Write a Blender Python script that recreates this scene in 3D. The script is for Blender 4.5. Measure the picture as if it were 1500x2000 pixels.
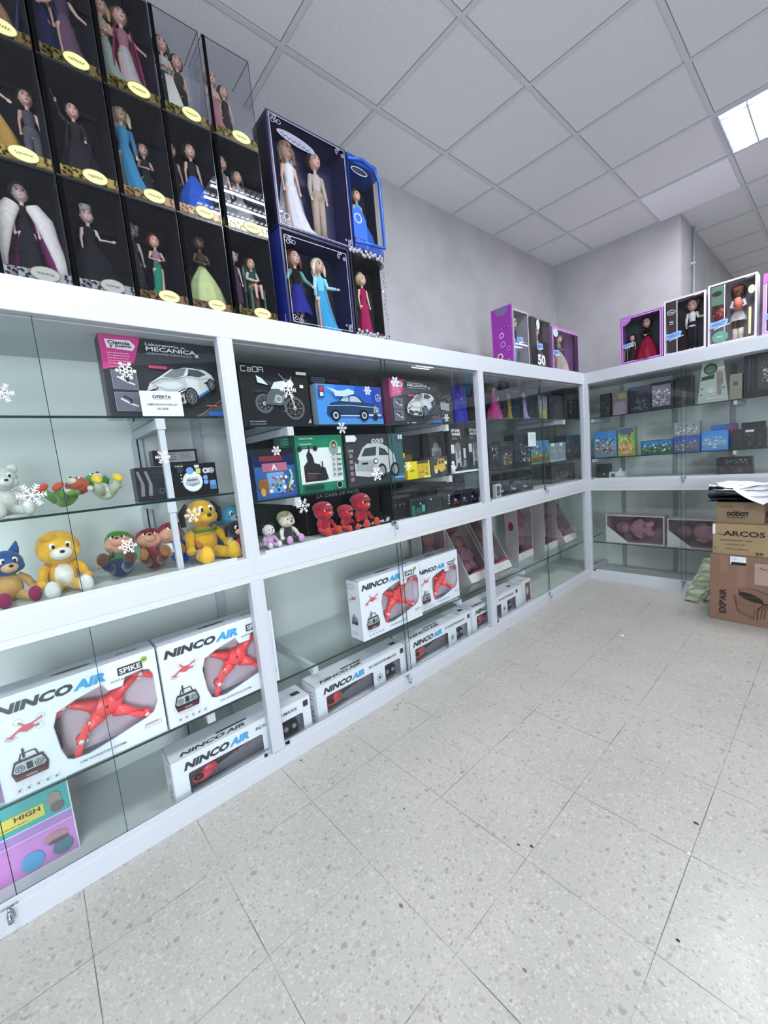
import bpy, math, random
from mathutils import Matrix, Vector
from mathutils.geometry import tessellate_polygon
for o in list(bpy.data.objects): bpy.data.objects.remove(o)
SC = bpy.context.scene
COL = SC.collection
PI = math.pi
# ------------------------------------------------------------ camera
cd = bpy.data.cameras.new('camera'); cam = bpy.data.objects.new('camera', cd); COL.objects.link(cam)
R_ = Vector((0.66188314, 0.74416089, -0.09019571)); U_ = Vector((-0.03243547, 0.14864288, 0.98835886)); F_ = Vector((-0.74890496, 0.65125253, -0.12252143))
mw = Matrix((R_, U_, -F_)).transposed().to_4x4(); mw.translation = Vector((1.7026, -0.0007, 1.3694))
cam.matrix_world = mw
cd.sensor_fit = 'HORIZONTAL'; cd.sensor_width = 36; cd.lens = 36*794.8/1500; cd.clip_start = .02
SC.camera = cam
# ------------------------------------------------------------ view, world, daylight
SC.view_settings.view_transform = 'Standard'; SC.view_settings.look = 'None'
SC.view_settings.gamma = 1; SC.view_settings.use_curve_mapping = False
SC.view_settings.exposure = 0.09
SC.cycles.transparent_max_bounces = 32; SC.cycles.max_bounces = 7; SC.cycles.diffuse_bounces = 4; SC.cycles.glossy_bounces = 3
SC.cycles.caustics_reflective = False; SC.cycles.caustics_refractive = False; SC.cycles.sample_clamp_indirect = 6
W = bpy.data.worlds.new('world'); SC.world = W; W.use_nodes = True
W.node_tree.nodes['Background'].inputs[0].default_value = (.72, .82, 1, 1); W.node_tree.nodes['Background'].inputs[1].default_value = 1.0
def area(name, loc, rot, sx, sy, power, col):
    l = bpy.data.lights.new(name, 'AREA'); l.shape = 'RECTANGLE'; l.size = sx; l.size_y = sy; l.energy = power; l.color = col
    o = bpy.data.objects.new(name, l); COL.objects.link(o); o.location = loc; o.rotation_euler = rot
    return o
area('shopfront_daylight', (5.32, -1.7, 1.45), (0, PI/2, 0), 2.3, 2.4, 262, (.82, .89, 1))
LAMP = 44.0      # watts per ceiling fixture
EMIT = 16.0
# ------------------------------------------------------------ materials
def C(h):
    h = h.lstrip('#'); h = h if len(h) == 6 else h[0]*2+h[1]*2+h[2]*2; o = []
    for i in (0, 2, 4):
        c = int(h[i:i+2], 16)/255
        o.append(c/12.92 if c <= .04045 else ((c+.055)/1.055)**2.4)
    return (*o, 1)
MC = {}
def mat(col, rough=.5, metal=0, emit=0, spec=.5, noise=0, key=None, sheen=0):
    k = (col, rough, metal, emit, spec, noise, sheen)
    if k in MC: return MC[k]
    m = bpy.data.materials.new('m_'+col.strip('#')); m.use_nodes = True
    nt = m.node_tree; b = nt.nodes['Principled BSDF']
    b.inputs['Base Color'].default_value = C(col); b.inputs['Roughness'].default_value = rough
    b.inputs['Metallic'].default_value = metal; b.inputs['Specular IOR Level'].default_value = spec
    if sheen: b.inputs['Sheen Weight'].default_value = sheen
    if emit: b.inputs['Emission Color'].default_value = C(col); b.inputs['Emission Strength'].default_value = emit
    if noise:
        tc = nt.nodes.new('ShaderNodeTexCoord'); n = nt.nodes.new('ShaderNodeTexNoise'); n.inputs['Scale'].default_value = noise; n.inputs['Detail'].default_value = 4
        nt.links.new(tc.outputs['Object'], n.inputs['Vector'])
        mx = nt.nodes.new('ShaderNodeMix'); mx.data_type = 'RGBA'; mx.blend_type = 'MULTIPLY'
        mr = nt.nodes.new('ShaderNodeMapRange'); mr.inputs[3].default_value = .72; mr.inputs[4].default_value = 1.2
        nt.links.new(n.outputs[0], mr.inputs[0]); mx.inputs[0].default_value = 1
        mx.inputs[6].default_value = C(col); nt.links.new(mr.outputs[0], mx.inputs[7]); nt.links.new(mx.outputs[2], b.inputs['Base Color'])
        bp = nt.nodes.new('ShaderNodeBump'); bp.inputs['Strength'].default_value = .25; bp.inputs['Distance'].default_value = .003
        nt.links.new(n.outputs[0], bp.inputs['Height']); nt.links.new(bp.outputs[0], b.inputs['Normal'])
    MC[k] = m
    return m
def clear(name, tint, ior=1.5, rough=0):
    if name in MC: return MC[name]
    m = bpy.data.materials.new(name); m.use_nodes = True; nt = m.node_tree; nt.nodes.clear()
    out = nt.nodes.new('ShaderNodeOutputMaterial'); mx = nt.nodes.new('ShaderNodeMixShader'); fr = nt.nodes.new('ShaderNodeFresnel'); gb = nt.nodes.new('ShaderNodeNewGeometry'); mi_ = nt.nodes.new('ShaderNodeMapRange'); mi_.inputs[3].default_value = ior; mi_.inputs[4].default_value = 1/ior; nt.links.new(gb.outputs['Backfacing'], mi_.inputs[0]); nt.links.new(mi_.outputs[0], fr.inputs[0])
    ms = nt.nodes.new('ShaderNodeMath'); ms.operation = 'SUBTRACT'; ms.inputs[0].default_value = 1; nt.links.new(gb.outputs['Backfacing'], ms.inputs[1]); mm = nt.nodes.new('ShaderNodeMath'); mm.operation = 'MULTIPLY'; nt.links.new(fr.outputs[0], mm.inputs[0]); nt.links.new(ms.outputs[0], mm.inputs[1])
    tr = nt.nodes.new('ShaderNodeBsdfTransparent'); tr.inputs[0].default_value = (*tint, 1)
    gl = nt.nodes.new('ShaderNodeBsdfGlossy'); gl.inputs['Roughness'].default_value = rough; gl.inputs[0].default_value = (.95, .97, 1, 1)
    nt.links.new(mm.outputs[0], mx.inputs[0]); nt.links.new(tr.outputs[0], mx.inputs[1]); nt.links.new(gl.outputs[0], mx.inputs[2]); nt.links.new(mx.outputs[0], out.inputs[0])
    MC[name] = m
    return m
GLASS = clear('glass_pane', (.972, .986, .98))
SHELF = clear('glass_shelf', (.955, .975, .968))
FILM = clear('clear_film', (.96, .96, .975), 1.32)
ACRYL = clear('clear_acrylic', (.93, .93, .95), 1.42)
SNOW = clear('frost_decal', (.75, .75, .75)) if False else mat('#f4f8ff', .6)
GEDGE = mat('#16302b', .15)
WHITE = mat('#c3c7ce', .5, 0, 0, .3)
ALU = mat('#c1c5cd', .4, 0, 0, .4)
CHROME = mat('#b8bcc4', .15, 1)
DARK = mat('#14161a', .4)
BLACK = mat('#0b0c0f', .35)
# ------------------------------------------------------------ mesh builder
TXT = {}
def glyphs(s, bold=0):
    k = (s, bold)
    if k in TXT: return TXT[k]
    cu = bpy.data.curves.new('t', 'FONT'); cu.body = s; cu.size = 1; cu.offset = bold; cu.resolution_u = 2
    ob = bpy.data.objects.new('t', cu); me = ob.to_mesh()
    v = [(q.co.x, q.co.y) for q in me.vertices]; f = [tuple(p.vertices) for p in me.polygons]
    ob.to_mesh_clear(); bpy.data.objects.remove(ob); bpy.data.curves.remove(cu)
    if not v: v = [(0, 0), (1, 0), (1, 1)]; f = [(0, 1, 2)]
    x0 = min(a for a, b in v); x1 = max(a for a, b in v); y0 = min(b for a, b in v); y1 = max(b for a, b in v)
    v = [((a-x0)/(x1-x0), (b-y0)/(y1-y0)) for a, b in v]
    TXT[k] = (v, f)
    return TXT[k]
class M:
    def __init__(s): s.v = []; s.f = []; s.m = []; s.s = []; s.mats = []; s.T = Matrix(); s.lay = 1; s.Fr = None; s.front()
    def mi(s, m):
        if m not in s.mats: s.mats.append(m)
        return s.mats.index(m)
    def add(s, vs, fs, m, smooth=False):
        b = len(s.v); T = s.T
        s.v += [tuple(T @ Vector(p)) for p in vs]; i = s.mi(m)
        for f in fs: s.f.append(tuple(b+q for q in f)); s.m.append(i); s.s.append(smooth)
    def box(s, m, a, b):
        x0, y0, z0 = a; x1, y1, z1 = b
        s.add([(x0, y0, z0), (x1, y0, z0), (x1, y1, z0), (x0, y1, z0), (x0, y0, z1), (x1, y0, z1), (x1, y1, z1), (x0, y1, z1)],
              [(0, 3, 2, 1), (4, 5, 6, 7), (0, 1, 5, 4), (1, 2, 6, 5), (2, 3, 7, 6), (3, 0, 4, 7)], m)
    def ell(s, m, c, r, rot=None, seg=16, rings=10):
        Rm = rot.to_matrix() if rot is not None and hasattr(rot, 'to_matrix') else Matrix.Identity(3)
        vs = []; fs = []; c = Vector(c)
        for i in range(rings+1):
            t = PI*i/rings
            for j in range(seg):
                a = 2*PI*j/seg
                vs.append(c + Rm @ Vector((r[0]*math.sin(t)*math.cos(a), r[1]*math.sin(t)*math.sin(a), r[2]*math.cos(t))))
        for i in range(rings):
            for j in range(seg):
                k = (j+1) % seg
                q = (i*seg+j, (i+1)*seg+j, (i+1)*seg+k, i*seg+k)
                fs.append(q)
        s.add(vs, fs, m, True)
    def tube(s, m, pts, rad, n=10, smooth=True, flat=1):
        pts = [Vector(p) for p in pts]
        if not isinstance(rad, (list, tuple)): rad = [rad]*len(pts)
        vs = []; fs = []; up = None
        for i, p in enumerate(pts):
            d = (pts[min(i+1, len(pts)-1)] - pts[max(i-1, 0)]).normalized()
            if up is None:
                a = Vector((0, 1, 0)) if abs(d.y) < .9 else Vector((1, 0, 0)); up = d.cross(a).normalized()
            up = (up - d*up.dot(d)).normalized(); sd = d.cross(up)
            for j in range(n):
                t = 2*PI*j/n; vs.append(p + up*math.cos(t)*rad[i] + sd*math.sin(t)*rad[i]*flat)
        for i in range(len(pts)-1):
            for j in range(n):
                k = (j+1) % n; fs.append((i*n+j, i*n+k, (i+1)*n+k, (i+1)*n+j))
        fs.append(tuple(range(n-1, -1, -1))); fs.append(tuple(range((len(pts)-1)*n, len(pts)*n)))
        s.add(vs, fs, m, smooth)
    def lathe(s, m, prof, n=24, c=(0, 0, 0), rip=(0, 0), sx=1, sy=1, a0=0, a1=2*PI, shift=None):
        full = abs(a1-a0-2*PI) < 1e-6; nn = n if full else n+1; vs = []; fs = []
        zb = prof[0][1]; zt = prof[-1][1]
        for r, z in prof:
            w = 0 if zt == zb else (zt-z)/(zt-zb)
            for j in range(nn):
                a = a0+(a1-a0)*j/n; rr = r*(1+rip[1]*w*math.cos(rip[0]*a))
                dx, dy = (shift[0]*w*w, shift[1]*w*w) if shift else (0, 0)
                vs.append((c[0]+rr*math.cos(a)*sx+dx, c[1]+rr*math.sin(a)*sy+dy, c[2]+z))
        for i in range(len(prof)-1):
            for j in range(n):
                k = (j+1) % nn if full else j+1; fs.append((i*nn+j, i*nn+k, (i+1)*nn+k, (i+1)*nn+j))
        s.add(vs, fs, m, True)
    # ---- flat print on a face: frame origin, right, up, outward
    def frame(s, o, u, v, n): s.Fr = (Vector(o), Vector(u), Vector(v), Vector(n)); s.lay = 1; return s
    def front(s, y=0): return s.frame((0, y, 0), (1, 0, 0), (0, 0, 1), (0, -1, 0))
    def left(s, d): return s.frame((0, d, 0), (0, -1, 0), (0, 0, 1), (-1, 0, 0))
    def right(s, w): return s.frame((w, 0, 0), (0, 1, 0), (0, 0, 1), (1, 0, 0))
    def top(s, h): return s.frame((0, 0, h), (1, 0, 0), (0, 1, 0), (0, 0, 1))
    def P(s, u, v, e=0):
        o, a, b, n = s.Fr; return o + a*u + b*v + n*(s.lay*.0005+e)
    def pol(s, m, pts):
        s.add([s.P(u, v) for u, v in pts], [tuple(range(len(pts)))], m); s.lay += 1
    def rect(s, m, u0, v0, u1, v1): s.pol(m, [(u0, v0), (u1, v0), (u1, v1), (u0, v1)])
    def oval(s, m, u, v, ru, rv=None, n=20, rot=0):
        rv = rv or ru; c, q = math.cos(rot), math.sin(rot)
        s.pol(m, [(u+ru*math.cos(2*PI*i/n)*c-rv*math.sin(2*PI*i/n)*q, v+ru*math.cos(2*PI*i/n)*q+rv*math.sin(2*PI*i/n)*c) for i in range(n)])
    def ring(s, m, u, v, r, w, n=20):
        vs = [s.P(u+(r+k)*math.cos(2*PI*i/n), v+(r+k)*math.sin(2*PI*i/n)) for k in (-w/2, w/2) for i in range(n)]
        s.add(vs, [(i, (i+1) % n, n+(i+1) % n, n+i) for i in range(n)], m); s.lay += 1
    def line(s, m, pts, w):
        for (a, b), (c, d) in zip(pts, pts[1:]):
            L = math.hypot(c-a, d-b) or 1; nx, ny = -(d-b)/L*w/2, (c-a)/L*w/2
            s.add([s.P(a+nx, b+ny), s.P(a-nx, b-ny), s.P(c-nx, d-ny), s.P(c+nx, d+ny)], [(0, 1, 2, 3)], m)
        s.lay += 1
    def border(s, m, u0, v0, u1, v1, w):
        s.add([s.P(*p) for p in ((u0, v0), (u1, v0), (u1, v1), (u0, v1), (u0+w, v0+w), (u1-w, v0+w), (u1-w, v1-w), (u0+w, v1-w))],
              [(0, 1, 5, 4), (1, 2, 6, 5), (2, 3, 7, 6), (3, 0, 4, 7)], m); s.lay += 1
    def text(s, m, st, u, v, w, h, shear=0, bold=.02, rot=0):
        gv, gf = glyphs(st, bold); c, q = math.cos(rot), math.sin(rot)
        pts = []
        for a, b in gv:
            x = a*w+b*h*shear; y = b*h; pts.append(s.P(u+x*c-y*q, v+x*q+y*c))
        s.add(pts, gf, m); s.lay += 1
    def holed(s, m, outer, holes):
        """flat panel with cut-outs"""
        loops = [outer]+holes; al = [p for l in loops for p in l]
        tr = tessellate_polygon([[Vector((u, v, 0)) for u, v in l] for l in loops])
        s.add([s.P(u, v) for u, v in al], [tuple(t) for t in tr], m); s.lay += 1
    def build(s, name, parent=None, bevel=0, remesh=0):
        me = bpy.data.meshes.new(name); me.from_pydata(s.v, [], s.f)
        for q in s.mats: me.materials.append(q)
        me.polygons.foreach_set('material_index', s.m); me.polygons.foreach_set('use_smooth', s.s); me.update()
        o = bpy.data.objects.new(name, me); COL.objects.link(o)
        if remesh:
            md = o.modifiers.new('r', 'REMESH'); md.mode = 'VOXEL'; md.voxel_size = remesh; md.use_smooth_shade = True
            sm = o.modifiers.new('s', 'SMOOTH'); sm.factor = .5; sm.iterations = 3
            dg = bpy.context.evaluated_depsgraph_get(); me2 = bpy.data.meshes.new_from_object(o.evaluated_get(dg))
            o.modifiers.clear(); o.data = me2; me2.name = name; bpy.data.meshes.remove(me)
            if not me2.materials:
                for q in s.mats: me2.materials.append(q)
        if bevel:
            b = o.modifiers.new('bevel', 'BEVEL'); b.width = bevel; b.segments = 2; b.limit_method = 'ANGLE'
        if parent: o.parent = parent
        return o
def tag(o, label=None, cat=None, group=None, kind=None):
    if label: o['label'] = label
    if cat: o['category'] = cat
    if group: o['group'] = group
    if kind: o['kind'] = kind
    return o
def thing(name, loc, rz, label, cat, group=None, rx=0, ry=0):
    o = bpy.data.objects.new(name, None); COL.objects.link(o); o.empty_display_size = .05
    o.location = loc; o.rotation_euler = (rx, ry, rz)
    return tag(o, label, cat, group)
def struct(m, name): return tag(m.build(name), kind='structure')
LZ = PI/2    # things on the left run face +x
def at(side, front, along, z):
    return ((front, along, z), LZ) if side == 'L' else ((along, front, z), 0)
# ------------------------------------------------------------ room
CEIL = 3.363; XW = -.5523; YB = 4.8246; XC = .63
def nodes_mat(name):
    m = bpy.data.materials.new(name); m.use_nodes = True; return m, m.node_tree, m.node_tree.nodes['Principled BSDF']
def wallmat():
    m, nt, b = nodes_mat('painted_wall'); b.inputs['Roughness'].default_value = .85
    g = nt.nodes.new('ShaderNodeNewGeometry'); n = nt.nodes.new('ShaderNodeTexNoise'); n.inputs['Scale'].default_value = 3.5; n.inputs['Detail'].default_value = 6
    nt.links.new(g.outputs['Position'], n.inputs['Vector']); r = nt.nodes.new('ShaderNodeValToRGB')
    r.color_ramp.elements[0].position = .35; r.color_ramp.elements[0].color = C('#aeacae'); r.color_ramp.elements[1].position = .6; r.color_ramp.elements[1].color = C('#b7b5b8')
    nt.links.new(n.outputs[0], r.inputs[0]); nt.links.new(r.outputs[0], b.inputs['Base Color']); return m
def ceilmat():
    m, nt, b = nodes_mat('mineral_tile'); b.inputs['Roughness'].default_value = .9
    g = nt.nodes.new('ShaderNodeNewGeometry'); n = nt.nodes.new('ShaderNodeTexNoise'); n.inputs['Scale'].default_value = 110; n.inputs['Detail'].default_value = 3
    nt.links.new(g.outputs['Position'], n.inputs['Vector']); r = nt.nodes.new('ShaderNodeValToRGB')
    r.color_ramp.elements[0].position = .3; r.color_ramp.elements[0].color = C('#dadbdb'); r.color_ramp.elements[1].position = .5; r.color_ramp.elements[1].color = C('#e6e6e6')
    nt.links.new(n.outputs[0], r.inputs[0]); nt.links.new(r.outputs[0], b.inputs['Base Color']); return m
def floormat():
    m, nt, b = nodes_mat('terrazzo'); N = nt.nodes.new; Lk = nt.links.new
    g = N('ShaderNodeNewGeometry')
    def vor(sc, lo, hi, seedoff):
        mp = N('ShaderNodeMapping'); mp.inputs['Location'].default_value = (seedoff, seedoff*.7, 0); Lk(g.outputs['Position'], mp.inputs[0])
        nz = N('ShaderNodeTexNoise'); nz.inputs['Scale'].default_value = sc*.9; Lk(mp.outputs[0], nz.inputs['Vector'])
        ad = N('ShaderNodeVectorMath'); ad.operation = 'MULTIPLY_ADD'; ad.inputs[1].default_value = (.9/sc,)*3; Lk(nz.outputs[1], ad.inputs[0]); Lk(mp.outputs[0], ad.inputs[2])
        v = N('ShaderNodeTexVoronoi'); v.inputs['Scale'].default_value = sc; v.inputs['Randomness'].default_value = .95; Lk(ad.outputs[0], v.inputs['Vector'])
        sz = N('ShaderNodeSeparateColor'); Lk(v.outputs['Color'], sz.inputs[0])
        th = N('ShaderNodeMapRange'); th.inputs[3].default_value = lo; th.inputs[4].default_value = hi; Lk(sz.outputs[0], th.inputs[0])
        lt = N('ShaderNodeMath'); lt.operation = 'LESS_THAN'; Lk(v.outputs['Distance'], lt.inputs[0]); Lk(th.outputs[0], lt.inputs[1])
        return lt.outputs[0], sz
    base = N('ShaderNodeTexNoise'); base.inputs['Scale'].default_value = 2.2; base.inputs['Detail'].default_value = 5; Lk(g.outputs['Position'], base.inputs['Vector'])
    cr = N('ShaderNodeValToRGB'); cr.color_ramp.elements[0].position = .3; cr.color_ramp.elements[0].color = C('#a5a39e'); cr.color_ramp.elements[1].position = .7; cr.color_ramp.elements[1].color = C('#b0aea8'); Lk(base.outputs[0], cr.inputs[0])
    cur = cr.outputs[0]
    for sc, lo, hi, so, cols in ((150, -.05, .6, 3, ('#a29f99', '#b3afa8', '#bbb8b1', '#9b9893')), (75, -.2, .46, 5, ('#979490', '#a9a59d', '#b9b6ae', '#9d9a95')), (40, -.55, .40, 9, ('#928f8a', '#a19d94', '#b6b3aa', '#9a9792'))):
        f, sz = vor(sc, lo, hi, so); rr = N('ShaderNodeValToRGB'); rr.color_ramp.interpolation = 'CONSTANT'
        e = rr.color_ramp.elements; e[0].color = C(cols[0]); e[1].position = .3; e[1].color = C(cols[1])
        q = e.new(.55); q.color = C(cols[2]); q = e.new(.85); q.color = C(cols[3]); Lk(sz.outputs[1], rr.inputs[0])
        mx = N('ShaderNodeMix'); mx.data_type = 'RGBA'; Lk(f, mx.inputs[0]); Lk(cur, mx.inputs[6]); Lk(rr.outputs[0], mx.inputs[7]); cur = mx.outputs[2]
    sx = N('ShaderNodeSeparateXYZ'); Lk(g.outputs['Position'], sx.inputs[0]); ds = []
    for ax, off in ((0, .653), (1, .324)):
        a = N('ShaderNodeMath'); a.operation = 'SUBTRACT'; a.inputs[1].default_value = off-.188; Lk(sx.outputs[ax], a.inputs[0])
        d = N('ShaderNodeMath'); d.operation = 'FLOORED_MODULO'; d.inputs[1].default_value = .376; Lk(a.outputs[0], d.inputs[0])
        e = N('ShaderNodeMath'); e.operation = 'SUBTRACT'; e.inputs[1].default_value = .188; Lk(d.outputs[0], e.inputs[0])
        h = N('ShaderNodeMath'); h.operation = 'ABSOLUTE'; Lk(e.outputs[0], h.inputs[0]); ds.append(h)
    mn = N('ShaderNodeMath'); mn.operation = 'MINIMUM'; Lk(ds[0].outputs[0], mn.inputs[0]); Lk(ds[1].outputs[0], mn.inputs[1])
    gn = N('ShaderNodeTexNoise'); gn.inputs['Scale'].default_value = 4; Lk(g.outputs['Position'], gn.inputs['Vector'])
    gm = N('ShaderNodeMapRange'); gm.inputs[1].default_value = .35; gm.inputs[2].default_value = .65; gm.inputs[3].default_value = .0001; gm.inputs[4].default_value = .0013; Lk(gn.outputs[0], gm.inputs[0])
    lt = N('ShaderNodeMath'); lt.operation = 'LESS_THAN'; Lk(mn.outputs[0], lt.inputs[0]); Lk(gm.outputs[0], lt.inputs[1])
    mx = N('ShaderNodeMix'); mx.data_type = 'RGBA'; Lk(lt.outputs[0], mx.inputs[0]); Lk(cur, mx.inputs[6]); mx.inputs[7].default_value = C('#5c5a57')
    Lk(mx.outputs[2], b.inputs['Base Color']); b.inputs['Roughness'].default_value = .38; b.inputs['Specular IOR Level'].default_value = .4
    rn = N('ShaderNodeMapRange'); rn.inputs[3].default_value = .22; rn.inputs[4].default_value = .42; Lk(gn.outputs[0], rn.inputs[0]); Lk(rn.outputs[0], b.inputs['Roughness'])
    return m
WALL, CEILM, FLOORM = wallmat(), ceilmat(), floormat()
m = M(); m.box(FLOORM, (XW-.1, -3.1, -.05), (5.3, 9.6, 0)); struct(m, 'floor')
m = M(); m.box(CEILM, (XW-.1, -3.1, CEIL), (5.3, 9.6, CEIL+.05)); struct(m, 'ceiling')
m = M(); m.box(WALL, (XW-.12, -3.1, 0), (XW, YB, CEIL)); struct(m, 'wall_left')
m = M(); m.box(WALL, (XW-.12, YB, 0), (XC, 9.5, CEIL)); struct(m, 'wall_back')
m = M(); m.box(WALL, (XC, 9.5, 0), (5.3, 9.6, CEIL)); struct(m, 'wall_far')
RW = mat('#77757a', .8); XR = 5.2
m = M(); m.box(RW, (XR, -.5, 0), (XR+.1, 9.5, CEIL)); m.box(RW, (XR, -3.0, 0), (XR+.1, -2.9, CEIL)); m.box(RW, (XR, -2.9, 2.62), (XR+.1, -.5, CEIL)); m.box(RW, (XR, -2.9, 0), (XR+.1, -.5, .28)); struct(m, 'wall_right')
m = M(); m.box(WALL, (XW, -3.1, 0), (XR+.1, -3, CEIL)); struct(m, 'wall_front')
m = M()
for y in (-2.9, -1.72, -.56): m.box(ALU, (XR+.02, y, .28), (XR+.08, y+.06, 2.62))
m.box(ALU, (XR+.02, -2.9, .28), (XR+.08, -.5, .34)); m.box(ALU, (XR+.02, -2.9, 2.56), (XR+.08, -.5, 2.62)); wf = struct(m, 'window_1')
m = M(); m.box(GLASS, (XR+.05, -2.84, .34), (XR+.055, -.56, 2.56)); m.build('window_glass', wf)
# ceiling grid bars
m = M(); TB = mat('#d6d7da', .5); TBD = mat('#8a8b8e', .7)
FX = [(1.363, 3.923), (1.363, 1.523), (1.363, -.877), (4.363, 6.923), (2.563, 7.523), (3.763, -.877)]
for i in range(0, 9):
    x = -.137+.6*i
    m.box(TB, (x-.012, -3, CEIL-.004), (x+.012, YB if x < XC else 9.5, CEIL)); m.box(TBD, (x+.012, -3, CEIL-.0015), (x+.0155, YB if x < XC else 9.5, CEIL))
for k in range(-12, 9):
    y = 4.223+.6*k
    m.box(TB, (XW if y < YB else XC, y-.012, CEIL-.0045), (XR, y+.012, CEIL)); m.box(TBD, (XW if y < YB else XC, y-.0155, CEIL-.0018), (XR, y-.012, CEIL))
struct(m, 'trim_1')
m = M(); m.box(mat('#f6f6f8', .8), (.478, 4.238, CEIL-.007), (1.045, 4.815, CEIL-.0005)); struct(m, 'trim_2')
m = M(); m.tube(mat('#a9aaad', .5), [(XC+.02, 5.2, 1.2), (XC+.02, 5.2, CEIL-.02)], .011); m.box(ALU, (XC, 5.18, 3.0), (XC+.035, 5.22, 3.02)); tag(m.build('wall_conduit'), 'thin pale conduit running up the side wall behind the black-haired boxed doll', 'pipe')
def fixture(x, y, lab):
    t = thing('ceiling_light', (x, y, CEIL), 0, lab, 'ceiling light', 'square louvred ceiling lights')
    f = M(); f.box(WHITE, (-.29, -.29, -.012), (-.275, .29, .0)); f.box(WHITE, (.275, -.29, -.012), (.29, .29, 0)); f.box(WHITE, (-.275, -.29, -.012), (.275, -.275, 0)); f.box(WHITE, (-.275, .275, -.012), (.275, .29, 0)); f.build('frame', t)
    tu = M(); em = mat('#f2f6ff', .5, 0, EMIT)
    for k in range(4): tu.tube(em, [(-.205+.137*k, -.27, -.006), (-.205+.137*k, .27, -.006)], .0055, 8)
    tu.box(mat('#f4f6ff', .5, 0, EMIT*.10), (-.275, -.275, -.0022), (.275, .275, -.0005)); tu.build('tube', t)
    lv = M(); lm = mat('#c9ced8', .3, .3)
    for k in range(1, 4): lv.box(lm, (-.275+.1375*k-.003, -.275, -.03), (-.275+.1375*k+.003, .275, -.012))
    for k in range(1, 14): lv.box(lm, (-.275, -.275+.0393*k-.0012, -.028), (.275, -.275+.0393*k+.0012, -.013))
    lv.build('louvre', t)
    for k in range(4): area('tube_light', (x-.205+.137*k, y, CEIL-.032), (0, 0, 0), .024, .54, LAMP/4, (.93, .96, 1))
FL = ['square white ceiling light with a grid louvre, glowing, at the upper right of the photo', 'square louvred ceiling light mirrored in the doll cases, above the photo', 'square louvred ceiling light behind the camera, over the nearest bay', 'square louvred ceiling light in the far right of the shop', 'square louvred ceiling light behind the back cabinet', 'square louvred ceiling light behind the camera, towards the right wall']
for (x, y), lab in zip(FX, FL): fixture(x, y, lab)
# ------------------------------------------------------------ cabinets
H = 2.0228
def shelf(m, x0, y0, x1, y1, z):
    m.box(SHELF, (x0, y0, z-.008), (x1, y1, z))
    e = .0006
    m.box(GEDGE, (x1-.0005, y0, z-.008), (x1+.002, y1, z)) if x1-x0 < y1-y0 else m.box(GEDGE, (x0, y0-.002, z-.008), (x1, y0+.0005, z))
def lock(parent, x, y, z, side):
    l = M()
    if side == 'L': l.tube(CHROME, [(x, y, z), (x+.03, y, z)], .007, 10); l.box(CHROME, (x-.004, y-.02, z-.006), (x+.004, y+.02, z+.012)); l.tube(CHROME, [(x+.024, y, z-.002), (x+.024, y, z-.028)], .008, 8)
    else: l.tube(CHROME, [(x, y, z), (x, y-.03, z)], .007, 10); l.box(CHROME, (x-.02, y-.004, z-.006), (x+.02, y+.004, z+.012)); l.tube(CHROME, [(x, y-.024, z-.002), (x, y-.024, z-.028)], .008, 8)
    l.build('lock', parent)
BACKP = mat('#dde2df', .6)
FLR = mat('#c6ccca', .35)
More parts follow.
